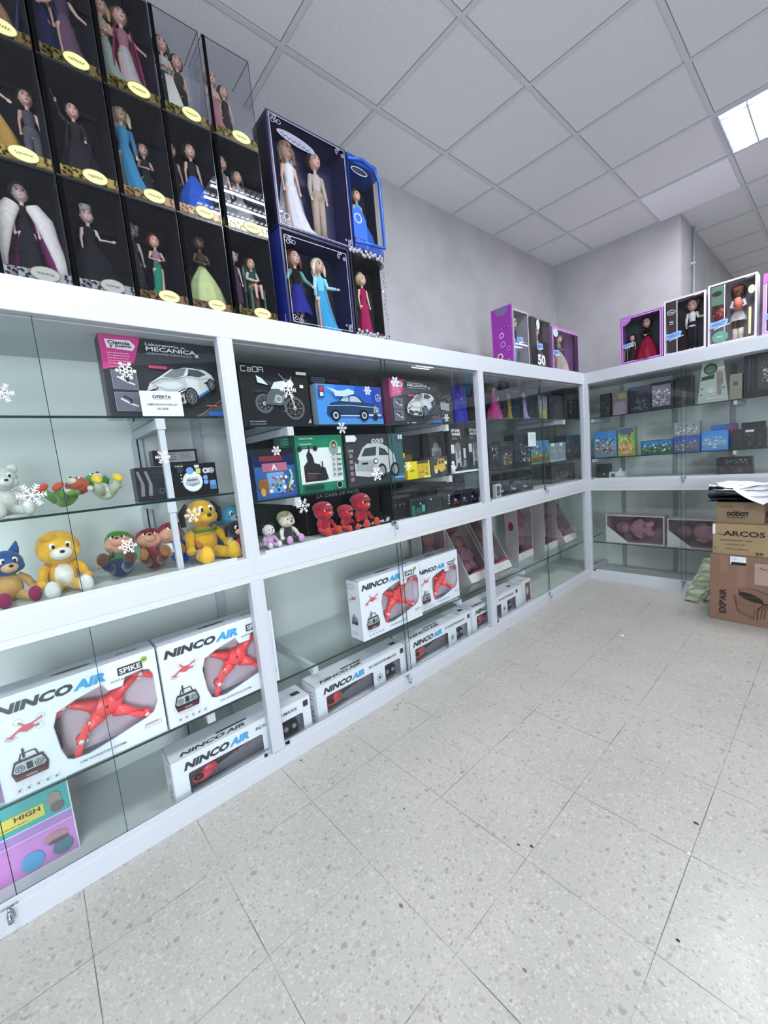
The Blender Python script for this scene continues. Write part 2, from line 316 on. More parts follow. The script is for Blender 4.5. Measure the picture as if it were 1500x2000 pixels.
def cabinet(y0, y1, posts, seam, sh, label, brk, up='#dde2df', lap=.03, ua=0, ub=0):
    """one bay of the left run; glass at x ~ -.02"""
    t = thing('display_cabinet', (0, 0, 0), 0, label, 'display cabinet', 'white framed glass display cabinets')
    f = M(); f.box(BACKP, (XW+.004, y0, .0), (XW+.014, y1, .95)); f.build('back_panel', t)
    f = M(); f.box(mat(up, .6), (XW+.004, y0+ua, .95), (XW+.014, y1+ub, H-.03)); f.build('back_panel', t)
    f = M(); f.box(WHITE, (XW+.014, y0, 1.925), (-.045, y1, 1.935)); f.build('top_panel', t)
    f = M(); f.box(FLR, (XW+.014, y0, .90), (-.001, y1, 1.008)) ; f.build('middle_panel', t)
    f = M(); f.box(FLR, (XW+.014, y0, .02), (-.03, y1, .040)); f.build('bottom_panel', t)
    f = M()
    for p in posts:
        for za, zb in ((.084, .912), (1.002, H-.093)):
            f = M(); f.box(ALU, (-.045, p-.031, za), (-.002, p+.031, zb)); f.box(ALU, (-.045, p-.021, za), (0, p+.021, zb)); f.build('post', t, bevel=.001)
        f = M(); f.box(ALU, (XW+.014, p-.02, .04), (XW+.04, p+.02, .90)); f.build('back_post', t)
        f = M(); f.box(ALU, (XW+.014, p-.02, 1.008), (XW+.04, p+.02, 1.925)); f.build('back_post', t)
    for nm, za, zb in (('top_rail', 1.930, H), ('middle_rail', .927, 1.0), ('bottom_rail', .0, .082)):
        r = M(); r.box(WHITE, (-.04, y0, za), (0, y1, zb)); 
        if nm == 'top_rail': r.box(ALU, (-.04, y0, za-.001), (-.001, y1, za+.016))
        else: r.box(ALU, (-.012, y0+.06, zb), (-.006, y1-.07, zb+.022)); r.box(ALU, (-.034, y0+.03, zb), (-.03, y1-.03, zb+.012)); r.box(BLACK, (-.03, y0+.045, zb), (-.012, y1-.05, zb+.004))
        if nm == 'middle_rail': r.box(ALU, (-.04, y0, za-.014), (-.002, y1, za))
        r.build(nm, t, bevel=.001)
    for k, (za, zb) in enumerate(((1.004, 1.93), (.086, .925))):
        d1 = M(); d1.box(GLASS, (-.029, y0+.02, za), (-.025, seam+lap, zb)); d1.box(GEDGE, (-.0292, seam+lap-.002, za), (-.0248, seam+lap, zb)); o1 = d1.build('glass_door', t)
        d2 = M(); d2.box(GLASS, (-.020, seam-.01, za), (-.016, y1-.02, zb)); d2.box(GEDGE, (-.0202, seam-.011, za), (-.0158, seam-.009, zb)); o2 = d2.build('glass_door', t)
        lock(o2, -.005 if k else -.004, seam-.03 if k == 0 else seam-.03, za+.006-.0 if k == 0 else za-.01, 'L')
    for z in sh:
        s_ = M(); shelf(s_, XW+.016, y0+.01, -.055 if z > .5 else -.048, y1-.01, z); s_.build('glass_shelf', t)
    for p, z, post in brk:
        b = M(); b.box(ALU, (XW+.015, p-.012, z-.045), (-.055, p+.012, z-.010)); b.box(WHITE, (-.075, p-.016, z-.05), (-.05, p+.016, z-.009))
        if post and z > .5: b.box(ALU, (-.075, p-.011, post), (-.053, p+.011, z-.05))
        if post: b.box(ALU, (XW+.02, p-.02, post), (XW+.05, p+.02, z-.045)); b.box(DARK, (XW+.05, p-.004, post), (XW+.052, p+.002, z-.045))
        b.build('shelf_bracket', t)
    return t
Y1, Y2 = .705, 2.4815
c1 = cabinet(-1.06, Y1, [-1.03, Y1], -.20, (1.620, 1.297, .388), 'nearest glass display cabinet, with plush toys above and two big drone boxes below', [(.43, 1.620, 1.302), (.425, 1.297, 1.012), (.45, .388, .05)], lap=.30, ub=.25)
c2 = cabinet(Y1, Y2, [Y2], 1.58, (1.582, 1.245, .384), 'glass display cabinet filled with dark car and motorbike boxes, second from the left', [(.985, 1.582, 0), (2.14, 1.582, 0), (.98, 1.245, 0), (2.14, 1.245, 0), (.968, .384, 0), (2.15, .384, 0)], up='#363c3e', ua=.25)
c3 = cabinet(Y2, 4.68, [], 3.36, (1.612, 1.228, .384), 'glass display cabinet reaching into the corner, with clear cased gown dolls on its top shelf', [(3.84, 1.612, 0), (3.0, .384, 0)], up='#858e8c')
# corner post + back run
D = 4.1808
t = thing('display_cabinet', (0, 0, 0), 0, 'glass display cabinet along the back wall, right of the corner post', 'display cabinet', 'white framed glass display cabinets')
DB = D+.5; XE = 2.6
f = M(); f.box(BACKP, (XW+.02, DB, 0), (XE, DB+.012, H-.03)); f.build('back_panel', t)
f = M(); f.box(WHITE, (-.0, D+.045, 1.925), (XE, DB, 1.935)); f.build('top_panel', t)
f = M(); f.box(FLR, (.0, D+.001, .90), (XE, DB, 1.008)); f.build('middle_panel', t)
f = M(); f.box(FLR, (.0, D+.03, .02), (XE, DB, .04)); f.build('bottom_panel', t)
f = M(); f.box(ALU, (-.035, D-.035, .0), (.0012, D-.0012, 1.9285)); f.build('post', t, bevel=.0015)
f = M(); f.box(ALU, (.0015, D-.0012, .0), (.028, D+.035, 1.9285)); f.build('post', t, bevel=.0015)
f = M(); f.box(ALU, (1.75, D+.002, .08), (1.81, D+.045, 1.935)); f.build('post', t, bevel=.0015)
for nm, za, zb in (('top_rail', 1.930, H), ('middle_rail', .927, 1.0), ('bottom_rail', .0, .082)):
    r = M(); r.box(WHITE, (0, D, za), (XE, D+.04, zb))
    if nm == 'top_rail': r.box(ALU, (0, D+.001, za-.001), (XE, D+.04, za+.016))
    else: r.box(ALU, (.06, D+.006, zb), (XE, D+.012, zb+.022)); r.box(BLACK, (.03, D+.012, zb), (XE, D+.03, zb+.004))
    r.build(nm, t, bevel=.001)
for k, (za, zb) in enumerate(((1.004, 1.93), (.086, .925))):
    d1 = M(); d1.box(GLASS, (.02, D+.025, za), (.80, D+.029, zb)); d1.box(GEDGE, (.798, D+.0248, za), (.80, D+.0292, zb)); d1.build('glass_door', t)
    d2 = M(); d2.box(GLASS, (.77, D+.016, za), (1.76, D+.020, zb)); d2.box(GEDGE, (.769, D+.0158, za), (.771, D+.0202, zb)); o2 = d2.build('glass_door', t)
    lock(o2, .79, D+.004, za+.0, 'B')
for z in (1.603, 1.215, .375):
    s_ = M(); shelf(s_, .0, D+.055, 1.78, DB-.005, z); s_.build('glass_shelf', t)
for x, z in ((.03, 1.603), (.03, 1.215), (1.1, 1.603), (1.1, 1.215)):
    b = M(); b.box(ALU, (x, D+.06, z-.04), (x+.02, DB-.002, z-.01)); b.build('shelf_bracket', t)
for x in (.15, .60, 1.02):
    b = M(); b.box(mat('#a3aaa8', .4), (x, DB-.012, .04), (x+.035, DB, 1.93)); b.build('back_upright', t)
# counter boards on top
m = M(); m.box(WHITE, (XW+.002, -1.06, H+.0005), (-.002, 4.78, H+.012)); tag(m.build('cabinet_top_board'), 'long white board on top of the left cabinets, carrying the doll cases', 'board')
m = M(); m.box(WHITE, (.0, D+.002, H+.0005), (XE, DB+.01, H+.012)); tag(m.build('cabinet_top_board'), 'white board on top of the back cabinet, under four pink and purple framed doll boxes', 'board')
TOP = H+.0125
# ------------------------------------------------------------ figures
SKIN = mat('#c9a08c', .45); SKIN2 = mat('#5a3a2c', .45); SKINP = mat('#bfa59c', .45)
ARMS = {
 'down': [((-.075, 0, .745), (-.10, -.005, .62), (-.105, -.03, .50)), ((.075, 0, .745), (.10, -.005, .62), (.105, -.03, .50))],
 'out': [((-.075, 0, .745), (-.10, -.005, .62), (-.10, -.02, .50)), ((.075, 0, .745), (.105, -.02, .64), (.22, -.06, .63))],
 'hold': [((-.075, 0, .745), (-.11, -.02, .64), (-.02, -.09, .60)), ((.075, 0, .745), (.11, -.02, .64), (.02, -.09, .60))],
 'up': [((-.075, 0, .745), (-.15, -.02, .80), (-.17, -.04, .92)), ((.075, 0, .745), (.11, -.02, .64), (.09, -.07, .55))],
 'wide': [((-.075, 0, .745), (-.13, -.01, .66), (-.20, -.04, .60)), ((.075, 0, .745), (.13, -.01, .66), (.20, -.04, .60))],
}
BODY = {}
def body_mesh(pose, child, sit):
    k = (pose, child, sit)
    if k in BODY: return BODY[k]
    m = M(); hs = 1.6 if child else 1.28
    if sit: legs = lambda q: [(q*.045, 0, .50), (q*.05, -.2, .48), (q*.05, -.21, .27), (q*.05, -.25, .25)]
    else: legs = lambda q: [(q*.04, 0, .50), (q*.042, -.005, .27), (q*.04, .005, .05), (q*.042, -.04, .015)]
    for q in (-1, 1): m.tube(SKIN, legs(q), [.046, .032, .02, .016], 10)
    m.tube(SKIN, [(0, 0, .46), (0, 0, .52), (0, 0, .60), (0, -.005, .69), (0, 0, .755), (0, 0, .785), (0, 0, .85)], [.06, .064, .044, .06, .05, .022, .022], 12, flat=.72)
    for a in ARMS[pose]:
        s_, e, h = [Vector(p) for p in a]
        m.tube(SKIN, [s_*.75+Vector((0, 0, .19)), s_, e, h], [.02, .024, .018, .013], 8)
        d = (h-e).normalized(); sd = d.cross(Vector((0, 1, .2))).normalized()
        m.ell(SKIN, h+d*.02, (.014, .014, .02))
        for j in range(4): m.tube(SKIN, [h+d*.03+sd*(-.012+.008*j), h+d*(.062-.006*abs(j-1.4))+sd*(-.014+.0095*j)+Vector((0, -.004, 0))], .0058, 6)
        m.tube(SKIN, [h+d*.012, h+d*.03+sd*.026], .006, 6)
    hz = .91 if not child else .90
    m.ell(SKIN, (0, -.005, hz), (.055*hs, .058*hs, .07*hs), seg=18, rings=12); m.ell(SKIN, (0, -.03*hs, hz-.035*hs), (.034*hs, .03*hs, .03*hs))
    m.ell(SKIN, (0, -.066*hs, hz-.008), (.008, .012, .013))
    for q in (-1, 1): m.ell(SKIN, (q*.056*hs, 0, hz-.01), (.008, .012, .018))
    o = m.build('doll_body', None, remesh=.0085); me = o.data; bpy.data.objects.remove(o)
    BODY[k] = (me, hs, hz)
    return BODY[k]
SKM = {}
def dress(m, kind, c, c2, hs=1):
    if kind == 'ball': m.lathe(c, [(.285, .01), (.275, .10), (.235, .26), (.155, .42), (.075, .54), (.048, .585)], 36, rip=(9, .10), sy=.8)
    elif kind == 'column': m.lathe(c, [(.155, .01), (.12, .12), (.10, .3), (.08, .44), (.072, .52), (.05, .59)], 30, rip=(7, .08), sy=.8)
    elif kind == 'train': m.lathe(c, [(.20, .005), (.13, .10), (.095, .28), (.082, .44), (.072, .52), (.05, .59)], 30, rip=(7, .10), sy=.8, shift=(.12, 0))
    elif kind == 'fish': m.lathe(c, [(.19, .005), (.12, .09), (.065, .2), (.075, .36), (.075, .5), (.05, .59)], 30, rip=(5, .18), sy=.7, shift=(-.06, 0))
    elif kind == 'knee': m.lathe(c, [(.17, .20), (.14, .32), (.09, .47), (.05, .59)], 30, rip=(9, .10), sy=.8)
    elif kind == 'mini': m.lathe(c, [(.125, .36), (.115, .42), (.09, .49), (.05, .59)], 30, rip=(9, .08), sy=.8)
    elif kind == 'trousers':
        m.ell(c, (0, 0, .525), (.086, .070, .075))
        for q in (-1, 1): m.tube(c, [(q*.04, 0, .53), (q*.045, -.003, .28), (q*.045, 0, .045)], [.052, .042, .04], 12)
    elif kind == 'coat': m.lathe(c, [(.11, .16), (.095, .38), (.07, .53), (.058, .6)], 24, rip=(5, .05), sy=.8)
    m.lathe(c2, [(.052, .575), (.054, .62), (.067, .68), (.066, .735), (.045, .765), (.028, .78)], 20, sy=.82)
def sleeves(m, pose, c, to=1.0, r=.03):
    for a in ARMS[pose]:
        s_, e, h = [Vector(p) for p in a]; m.tube(c, [s_*.9+Vector((0, 0, .075)), s_, e, e.lerp(h, to)], [r*.8, r*1.05, r*.85, r*.72], 10)
def hair(m, st, c, hs, hz):
    k = hs
    if st != 'tall': m.ell(c, (0, .024*k, hz+.018*k), (.077*k, .064*k, .080*k), seg=16)
    if st == 'long':
        m.tube(c, [(0, .045*k, hz+.03), (0, .06*k, hz-.05), (0, .055, hz-.16), (0, .05, hz-.26)], [.05*k, .06*k, .05*k, .02], 12, flat=.55)
        for q in (-1, 1): m.tube(c, [(q*.045*k, .0, hz+.05), (q*.065*k, .005, hz-.02), (q*.07*k, -.01, hz-.12)], [.02*k, .024*k, .012], 8)
    elif st == 'bun': m.ell(c, (0, .03, hz+.085*k), (.034*k, .034*k, .03*k))
    elif st == 'braid':
        m.tube(c, [(.03, .03, hz), (.07, -.03, hz-.09), (.075, -.07, hz-.2), (.085, -.085, hz-.30), (.12, -.09, hz-.36), (.16, -.09, hz-.33), (.15, -.09, hz-.28)], [.03, .028, .024, .024, .022, .02, .016], 10)
    elif st == 'curly':
        rnd = random.Random(3)
        for i in range(16):
            a = PI*.05+PI*.9*i/15*1.0; m.ell(c, (math.cos(a*1.9-1.3)*.062*k, .02+rnd.uniform(-.02, .03), hz+math.sin(a)*.055*k+rnd.uniform(-.05, .02)), (.028*k,)*3, seg=8, rings=6)
    elif st == 'tall': m.lathe(c, [(.055, -.02), (.066, .02), (.062, .06), (.07, .12), (.05, .125), (0, .126)], 18, c=(0, .01, hz)); m.ell(c, (0, .03, hz), (.062, .05, .07))
    elif st == 'split':
        for q, cc in ((-1, c), (1, mat('#d9d9d6', .7))):
            m.ell(cc, (q*.05, .01, hz+.03), (.045, .045, .035)); m.ell(cc, (q*.085, .02, hz+.02), (.04, .035, .025))
def doll(parent, loc, h, gown='ball', c='#335577', c2=None, st='long', hc='#3a2418', pose='down', skin=None, child=False, sit=False, sleeve=None, rz=0, extra=None):
    me, hs, hz = body_mesh(pose, child, sit); skin = skin or SKIN
    k = (pose, child, sit, skin.name)
    if k not in SKM:
        mm = me.copy(); mm.materials.clear(); mm.materials.append(skin); SKM[k] = mm
    b = bpy.data.objects.new('doll', SKM[k]); COL.objects.link(b); b.parent = parent; b.location = loc; b.scale = (h, h, h); b.rotation_euler = (0, 0, rz)
    g = M(); cm = mat(c, .85, 0, 0, .15, noise=14); dress(g, gown, cm, mat(c2, .85, 0, 0, .15) if c2 else cm)
    if sleeve: sleeves(g, pose, mat(sleeve, .6))
    if extra: extra(g)
    g.build('gown' if gown in ('ball', 'column', 'train', 'fish', 'knee') else 'outfit', b)
    q = M(); hair(q, st, mat(hc, .55), hs, hz); q.build('hair', b)
    e = M(); ew = mat('#e8e4e2', .3); ed = mat('#241a1c', .3); lp = mat('#8c2f3c', .4)
    for s_ in (-1, 1): e.ell(ew, (s_*.022*hs, -.0535*hs, hz+.006), (.0125*hs, .006, .010*hs), seg=10, rings=6); e.ell(ed, (s_*.022*hs, -.0575*hs, hz+.005), (.0075*hs, .005, .0088*hs), seg=8, rings=6); e.tube(ed, [(s_*.010*hs, -.058*hs, hz+.026), (s_*.024*hs, -.056*hs, hz+.030), (s_*.036*hs, -.05*hs, hz+.024)], .0022, 5)
    e.ell(lp, (0, -.058*hs, hz-.036*hs), (.012*hs, .006, .0048*hs), seg=8, rings=6); e.build('face', b)
    return b
def cloak(m, c, lining, r0=.27, r1=.08, zt=.77, fur=0):
    A0, A1 = -PI*.10, PI*1.10
    for mt, k in ((c, 1.0), (lining, .93)):
        m.lathe(mt, [(r0*k, .01), (r0*.9*k, .2), (r0*.68*k, .45), (r0*.5*k, .62), (r1*k, zt)], 30, rip=(6, .06), sy=.75, a0=A0, a1=A1)
    for a, q in ((A0, 1), (A1, -1)):
        P = lambda r, z, f=.75: (r*math.cos(a), r*f*math.sin(a)-.02, z)
        if fur: m.tube(c, [P(r0*1.0, .01), P(r0*.92, .2), P(r0*.72, .45), P(r0*.60, .62), P(r1*1.2, .76), (q*.05, .03, .80)], [.06, .065, .075, .095, .075, .03], 12, flat=.6)
        else: m.tube(lining, [P(r0*.97, .01), P(r0*.7, .45), P(r1, zt)], [.016, .014, .012], 8)
# ------------------------------------------------------------ acrylic doll cases stacked on the left run
def filigree(nm):
    m, nt, b = nodes_mat(nm); v = nt.nodes.new('ShaderNodeTexVoronoi'); v.inputs['Scale'].default_value = 95; tc = nt.nodes.new('ShaderNodeTexCoord'); nt.links.new(tc.outputs['Object'], v.inputs[0])
    r = nt.nodes.new('ShaderNodeValToRGB'); r.color_ramp.elements[0].position = .35; r.color_ramp.elements[1].position = .55
    a, c = {'gold': ('#17130c', '#8d7a3c'), 'silver': ('#15161a', '#a2a5ae'), 'bronze': ('#1a100a', '#80603a'), 'lattice': ('#3a3620', '#c4bd86')}[nm]
    r.color_ramp.elements[0].color = C(a); r.color_ramp.elements[1].color = C(c); nt.links.new(v.outputs['Distance'], r.inputs[0]); nt.links.new(r.outputs[0], b.inputs['Base Color']); b.inputs['Roughness'].default_value = .35; b.inputs['Metallic'].default_value = .3
    return m
FIL = {k: filigree(k) for k in ('gold', 'silver', 'bronze', 'lattice')}
INK = mat('#3a3423', .6)
def doll_case(y0, w, z, h, base, oval, txt, label, back='#121118', dolls=(), d=.17, clearback=False):
    loc, rz = at('L', -.03, y0, z)
    t = thing('doll_case', loc, rz, label, 'boxed doll', 'acrylic doll cases stacked on the left cabinets')
    b = M(); b.box(DARK, (0, 0, 0), (w, d, .006)); b.box(FIL[base], (.001, .0, .006), (w-.001, d-.002, .040)); b.build('base', t)
    if not clearback:
        b = M(); bm = mat(back, .9, 0, 0, .1); b.box(bm, (.0025, d-.004, .006), (w-.0025, d-.002, h-.004)); b.box(bm, (.0022, .002, .04), (.0032, d-.004, h-.004)); b.box(bm, (w-.0032, .002, .04), (w-.0022, d-.004, h-.004)); b.box(bm, (.0032, .002, h-.0045), (w-.0032, d-.004, h-.0035)); b.build('backdrop', t)
    b = M(); tk = .0015
    b.box(ACRYL, (0, 0, .006), (w, tk, h)); b.box(ACRYL, (0, tk, .006), (tk, d, h)); b.box(ACRYL, (w-tk, tk, .006), (w, d, h)); b.box(ACRYL, (tk, tk, h-tk), (w-tk, d, h))
    if clearback: b.box(ACRYL, (tk, d-tk, .04), (w-tk, d, h-tk))
    ed = mat('#26282e', .2)
    for p in ((0, 0), (w-.002, 0)): b.box(ed, (p[0], -.0004, .006), (p[0]+.002, .0012, h))
    b.box(ed, (0, -.0004, h-.002), (w, .0012, h)); b.box(ed, (0, 0, h-.002), (.002, d, h)); b.box(ed, (w-.002, 0, h-.002), (w, d, h))
    b.box(mat('#060608', .9, 0, 0, .1), (0, -.0012, .006), (.013, .0012, h))  # black front strip paints in the shade of the gap between neighbouring cases
    b.build('cover', t)
    b = M(); b.front(-.001); cm = mat('#d8d292' if oval != 'silver' else '#8d8e8c', .5); b.oval(mat('#6a6436', .5), w*.62, .030, w*.215, .0235, 24); b.oval(cm, w*.62, .030, w*.20, .021, 24); rp = random.Random(txt); b.line(INK, [(w*.62-w*.12+w*.24*i/22, .030+.0055*math.sin(i*1.9+rp.uniform(-.5, .5))*rp.uniform(.4, 1)) for i in range(23)], .0013); b.build('name_plate', t)
    for kw in dolls:
        kw = dict(kw); x = kw.pop('x'); y = kw.pop('y', .09); hh = kw.pop('h')
        doll(t, (x*w, y, .041), hh*1.09, **kw)
    return t
fur = lambda m: cloak(m, mat('#d3cfc6', .9, noise=30), mat('#7d1f66', .6), .30, fur=1)
PZ = TOP; hc_ = .352
def gm_(c): return lambda m: m.lathe(mat(c, .6), [(.15, .14), (.12, .3), (.09, .45), (.06, .55)], 24, rip=(6, .06))
def sword(m): m.tube(CHROME, [(-.17, -.045, .94), (-.28, -.06, 1.2)], [.006, .002], 6); cloak(m, mat('#1b1622', .7), mat('#1b1622', .7), .2)
def apron(m): m.add([(-.03, -.10, .5), (.06, -.10, .5), (.13, -.235, .02), (-.07, -.235, .02)], [(0, 1, 2, 3)], mat('#b9b7ae', .7))
def veil(m): m.lathe(mat('#c7c7cc', .8), [(.2, .02), (.16, .3), (.1, .6), (.06, .9)], 24, rip=(6, .05), sy=.8, a0=0, a1=PI)
def band(m): m.box(mat('#8b8b88'), (-.05, -.05, 1.0), (.05, .05, 1.02))
def chair_(m):
    w = mat('#2d5f4c', .5)
    for x in (-.12, .12): m.box(w, (x-.015, .06, 0), (x+.015, .09, .85)); m.box(w, (x-.015, -.16, 0), (x+.015, -.13, .42))
    m.box(w, (-.13, -.17, .40), (.13, .08, .43)); m.box(w, (-.12, .065, .8), (.12, .085, .9))
    for k in range(5): m.box(w, (-.1+.045*k, .068, .43), (-.085+.045*k, .082, .82))
r1, r2, r3 = PZ, PZ+.3535, PZ+.3535*2
cols = [(.042, .184), (.232, .176), (.412, .180), (.596, .174), (.784, .192)]
SP = dict
spec = [
 (0, r1, 'silver', 'silver', 's0', 'clear case with a doll in a long white fur coat lined in magenta, bottom row', [SP(x=.5, h=.27, gown='column', c='#15121a', st='bun', hc='#2a2628', skin=SKINP, extra=fur)]),
 (1, r1, 'silver', 'silver', 's1', 'clear case with a black gowned doll with towering pale hair, arm held out', [SP(x=.45, h=.255, gown='ball', c='#100e18', st='tall', hc='#b9bab4', skin=SKINP, pose='out', extra=band)]),
 (2, r1, 'bronze', 'y', 's2', 'clear case with a red haired doll in green fishtail gown below a grey figure', [SP(x=.62, h=.225, gown='fish', c='#1f7a60', c2='#8a6f76', st='bun', hc='#6b1d16', pose='hold'), SP(x=.22, h=.26, y=.12, gown='coat', c='#2d3136', st='curly', hc='#8e8f90', skin=SKINP)]),
 (3, r1, 'bronze', 'y', 's3', 'clear case with a doll in a pale lime ball gown with folded hands, bottom row', [SP(x=.58, h=.265, gown='ball', c='#b5c489', c2='#3b3428', st='bun', hc='#14110f', skin=SKIN2, pose='hold', extra=gm_('#a3ae84')), SP(x=.16, h=.25, y=.13, gown='coat', c='#3c4243', st='curly', hc='#2b2b2b', skin=SKIN2)]),
 (4, r1, 'gold', 'y', 's4', 'clear case with a green waistcoated figure on a green chair beside a plum figure', [SP(x=.70, h=.235, gown='trousers', c='#6c5a4a', c2='#24483a', st='short', hc='#3d2415', pose='hold', sit=True, sleeve='#bdbdb0', extra=chair_), SP(x=.25, h=.24, y=.08, gown='coat', c='#4a3348', st='curly', hc='#6f686b', skin=SKINP)]),
 (0, r2, 'gold', 'y', 's5', 'clear case with a golden ball gown doll, middle row at the left edge', [SP(x=.20, h=.29, gown='ball', c='#a8833f', c2='#252343', st='short', hc='#121018', pose='wide', extra=gm_('#a07a3c')), SP(x=.85, h=.25, y=.13, gown='trousers', c='#59575e', c2='#4a4955', st='short', hc='#2a2320')]),
 (1, r2, 'gold', 'y', 's6', 'clear case with a doll in dark clothes raising a thin sword, middle row', [SP(x=.5, h=.24, gown='ball', c='#1c1a20', c2='#1e1b22', st='short', hc='#1a1416', pose='up', sleeve='#1d1b22', extra=sword)]),
 (2, r2, 'bronze', 'y', 's7', 'clear case with a doll in a sky blue trained gown and long blonde hair', [SP(x=.32, h=.30, gown='train', c='#3d86ab', st='long', hc='#c9c29a', pose='down', sleeve='#2f6d8e'), SP(x=.72, h=.22, y=.12, gown='coat', c='#2b2a2e', st='short', hc='#3a3532', pose='hold')]),
 (3, r2, 'bronze', 'y', 's8', 'clear case with a doll in a bright royal blue gown, middle row', [SP(x=.66, h=.265, gown='ball', c='#2c55b0', c2='#1b1c22', st='bun', hc='#26201e', skin=SKIN, pose='down'), SP(x=.3, h=.27, y=.13, gown='coat', c='#1d1d22', st='short', hc='#1d1716')]),
 (4, r2, 'lattice', 'y', 's9', 'clear case with pale white and grey dressed figures above a lattice base, middle row', [SP(x=.28, h=.27, gown='column', c='#777a7c', st='short', hc='#9fa0a0', pose='down'), SP(x=.68, h=.25, y=.11, gown='ball', c='#8c8f8f', st='long', hc='#3c3c40', pose='hold')]),
 (0, r3, 'gold', 'y', 's10', 'clear case with a tan gowned doll, top row at the photo left edge', [SP(x=.45, h=.28, gown='ball', c='#8b6b52', st='bun', hc='#4a2f1f', pose='down')]),
 (1, r3, 'gold', 'y', 's11', 'clear case with a mauve brown gown doll beside a navy cloaked figure, top row', [SP(x=.62, h=.29, gown='train', c='#5c4457', c2='#453447', st='long', hc='#241e20', pose='wide'), SP(x=.25, h=.3, y=.11, gown='coat', c='#1c1f4e', st='short', hc='#20202c', extra=lambda m: cloak(m, mat('#1a1d4c', .7), mat('#1a1d4c', .7)))]),
 (2, r3, 'gold', 'y', 's12', 'clear case with a cream and green gown beside a white and magenta one', [SP(x=.24, h=.29, gown='train', c='#8e9a8d', c2='#a59b87', st='long', hc='#a08a5c', pose='hold'), SP(x=.60, h=.29, gown='train', c='#a5a09e', c2='#8e6270', st='short', hc='#6e4b36', pose='wide', extra=lambda m: cloak(m, mat('#7b1f46', .7), mat('#7b1f46', .7), .2))]),
 (3, r3, 'gold', 'y', 's13', 'clear case with a dark green gown and white apron doll beside a dark man', [SP(x=.33, h=.27, gown='train', c='#28463f', c2='#b3b1a8', st='long', hc='#241a18', pose='hold', extra=apron), SP(x=.70, h=.26, y=.12, gown='trousers', c='#25272a', c2='#3b3734', st='short', hc='#241d1b')]),
 (4, r3, 'gold', 'y', 's14', 'topmost clear case at the right end, pink gown doll against the ceiling', [SP(x=.30, h=.24, gown='train', c='#a06a74', c2='#b39a90', st='bun', hc='#b39c7a', pose='hold'), SP(x=.60, h=.23, y=.11, gown='coat', c='#2e2c30', st='short', hc='#3f352e')]),
]
for i, z, base, ov, tx, lab, dl in spec:
    y0, w = cols[i]
    doll_case(y0, w, z, hc_, base, ov, tx, lab, dolls=dl, clearback=(z == r3 and i >= 3), back='#15141d' if z == r1 else ('#1b1a20' if z == r2 else '#1a1826'))
# ------------------------------------------------------------ window boxes
def open_box(name, side, front, along, z, w, d, h, frame, inner, label, cat, group=None, fw=.02, edge=None, ang=0, rx=0, floor_c=None):
    loc, rz = at(side, front, along, z)
    t = thing(name, loc, rz+ang, label, cat, group, rx=rx)
    b = M(); fm = mat(frame, .4); im = mat(inner, .5)
    b.box(fm, (0, 0, 0), (w, d, fw*.6)); b.box(fm, (0, 0, h-fw*.5), (w, d, h)); b.box(fm, (0, 0, fw*.6), (.003, d, h-fw*.5)); b.box(fm, (w-.003, 0, fw*.6), (w, d, h-fw*.5)); b.box(im, (.003, d-.004, fw*.6), (w-.003, d, h-fw*.5))
    b.front(); b.border(fm, 0, 0, w, h, fw)
    if edge: b.border(mat(edge, .4), fw*.75, fw*.75, w-fw*.75, h-fw*.75, .004); b.border(mat(edge, .4), 0, 0, w, h, .003)
    b.build('carton', t)
    f = M(); f.box(FILM, (fw, .002, fw), (w-fw, .003, h-fw)); f.build('window', t)
    return t
# couple box, pair box, two curved boxes
def silver_scroll(m, u0, v0, u1, v1):
    sm = mat('#a9a9bb', .4)
    m.line(sm, [(u0, v0), (u1, v0), (u1, v1), (u0, v1), (u0, v0)], .003)
    rnd = random.Random(5)
    for (cu, cv) in ((u0, v1), (u1, v1), (u1, v0), (u0, v0)):
        for k in range(7): m.ring(sm, cu+(1 if cu == u0 else -1)*rnd.uniform(.004, .05), cv+(1 if cv == v0 else -1)*rnd.uniform(.004, .03), rnd.uniform(.004, .009), .0022, 10); m.lay -= 1
    m.lay += 1
t = open_box('doll_box', 'L', -.03, 1.035, PZ+.435, .43, .14, .475, '#23204a', '#2a2850', 'indigo window box with a bride doll in white and a man in a tan suit', 'boxed doll', 'doll boxes stacked beside the acrylic cases', fw=.014)
a = M(); a.front(-.001); silver_scroll(a, .010, .010, .42, .465); a.oval(mat('#8f8fa2'), .14, .395, .10, .022, 20, -.1); a.line(mat('#2a2850'), [(.06+.008*i, .40+.008*math.sin(i*2.2)-.0012*i) for i in range(20)], .003); a.ring(mat('#b9b9c8'), .045, .045, .014, .003); a.left(.14); a.rect(mat('#0f0e1c'), .02, .02, .12, .45); a.build('printed_front', t)
doll(t, (.13, .075, .016), .415, gown='train', c='#cfcfd6', c2='#d6d3d6', st='long', hc='#8c7560', pose='down', extra=veil)
doll(t, (.28, .07, .016), .42, gown='trousers', c='#a39484', c2='#b3aaa0', st='short', hc='#2a211c', pose='down', sleeve='#a89e92')
t = open_box('doll_box', 'L', -.03, 1.035, PZ, .39, .16, .43, '#1a2048', '#17202e', 'window box with a red haired doll in blue and a blonde doll in ice blue', 'boxed doll', 'doll boxes stacked beside the acrylic cases', fw=.010)
a = M(); a.front(-.001); silver_scroll(a, .02, .02, .37, .40); a.left(.16); a.rect(mat('#1c2a7a'), .0, .0, .16, .43); a.line(mat('#c6cbe6'), [(.13, .06), (.13, .02), (.09, .02)], .004); a.build('printed_front', t)
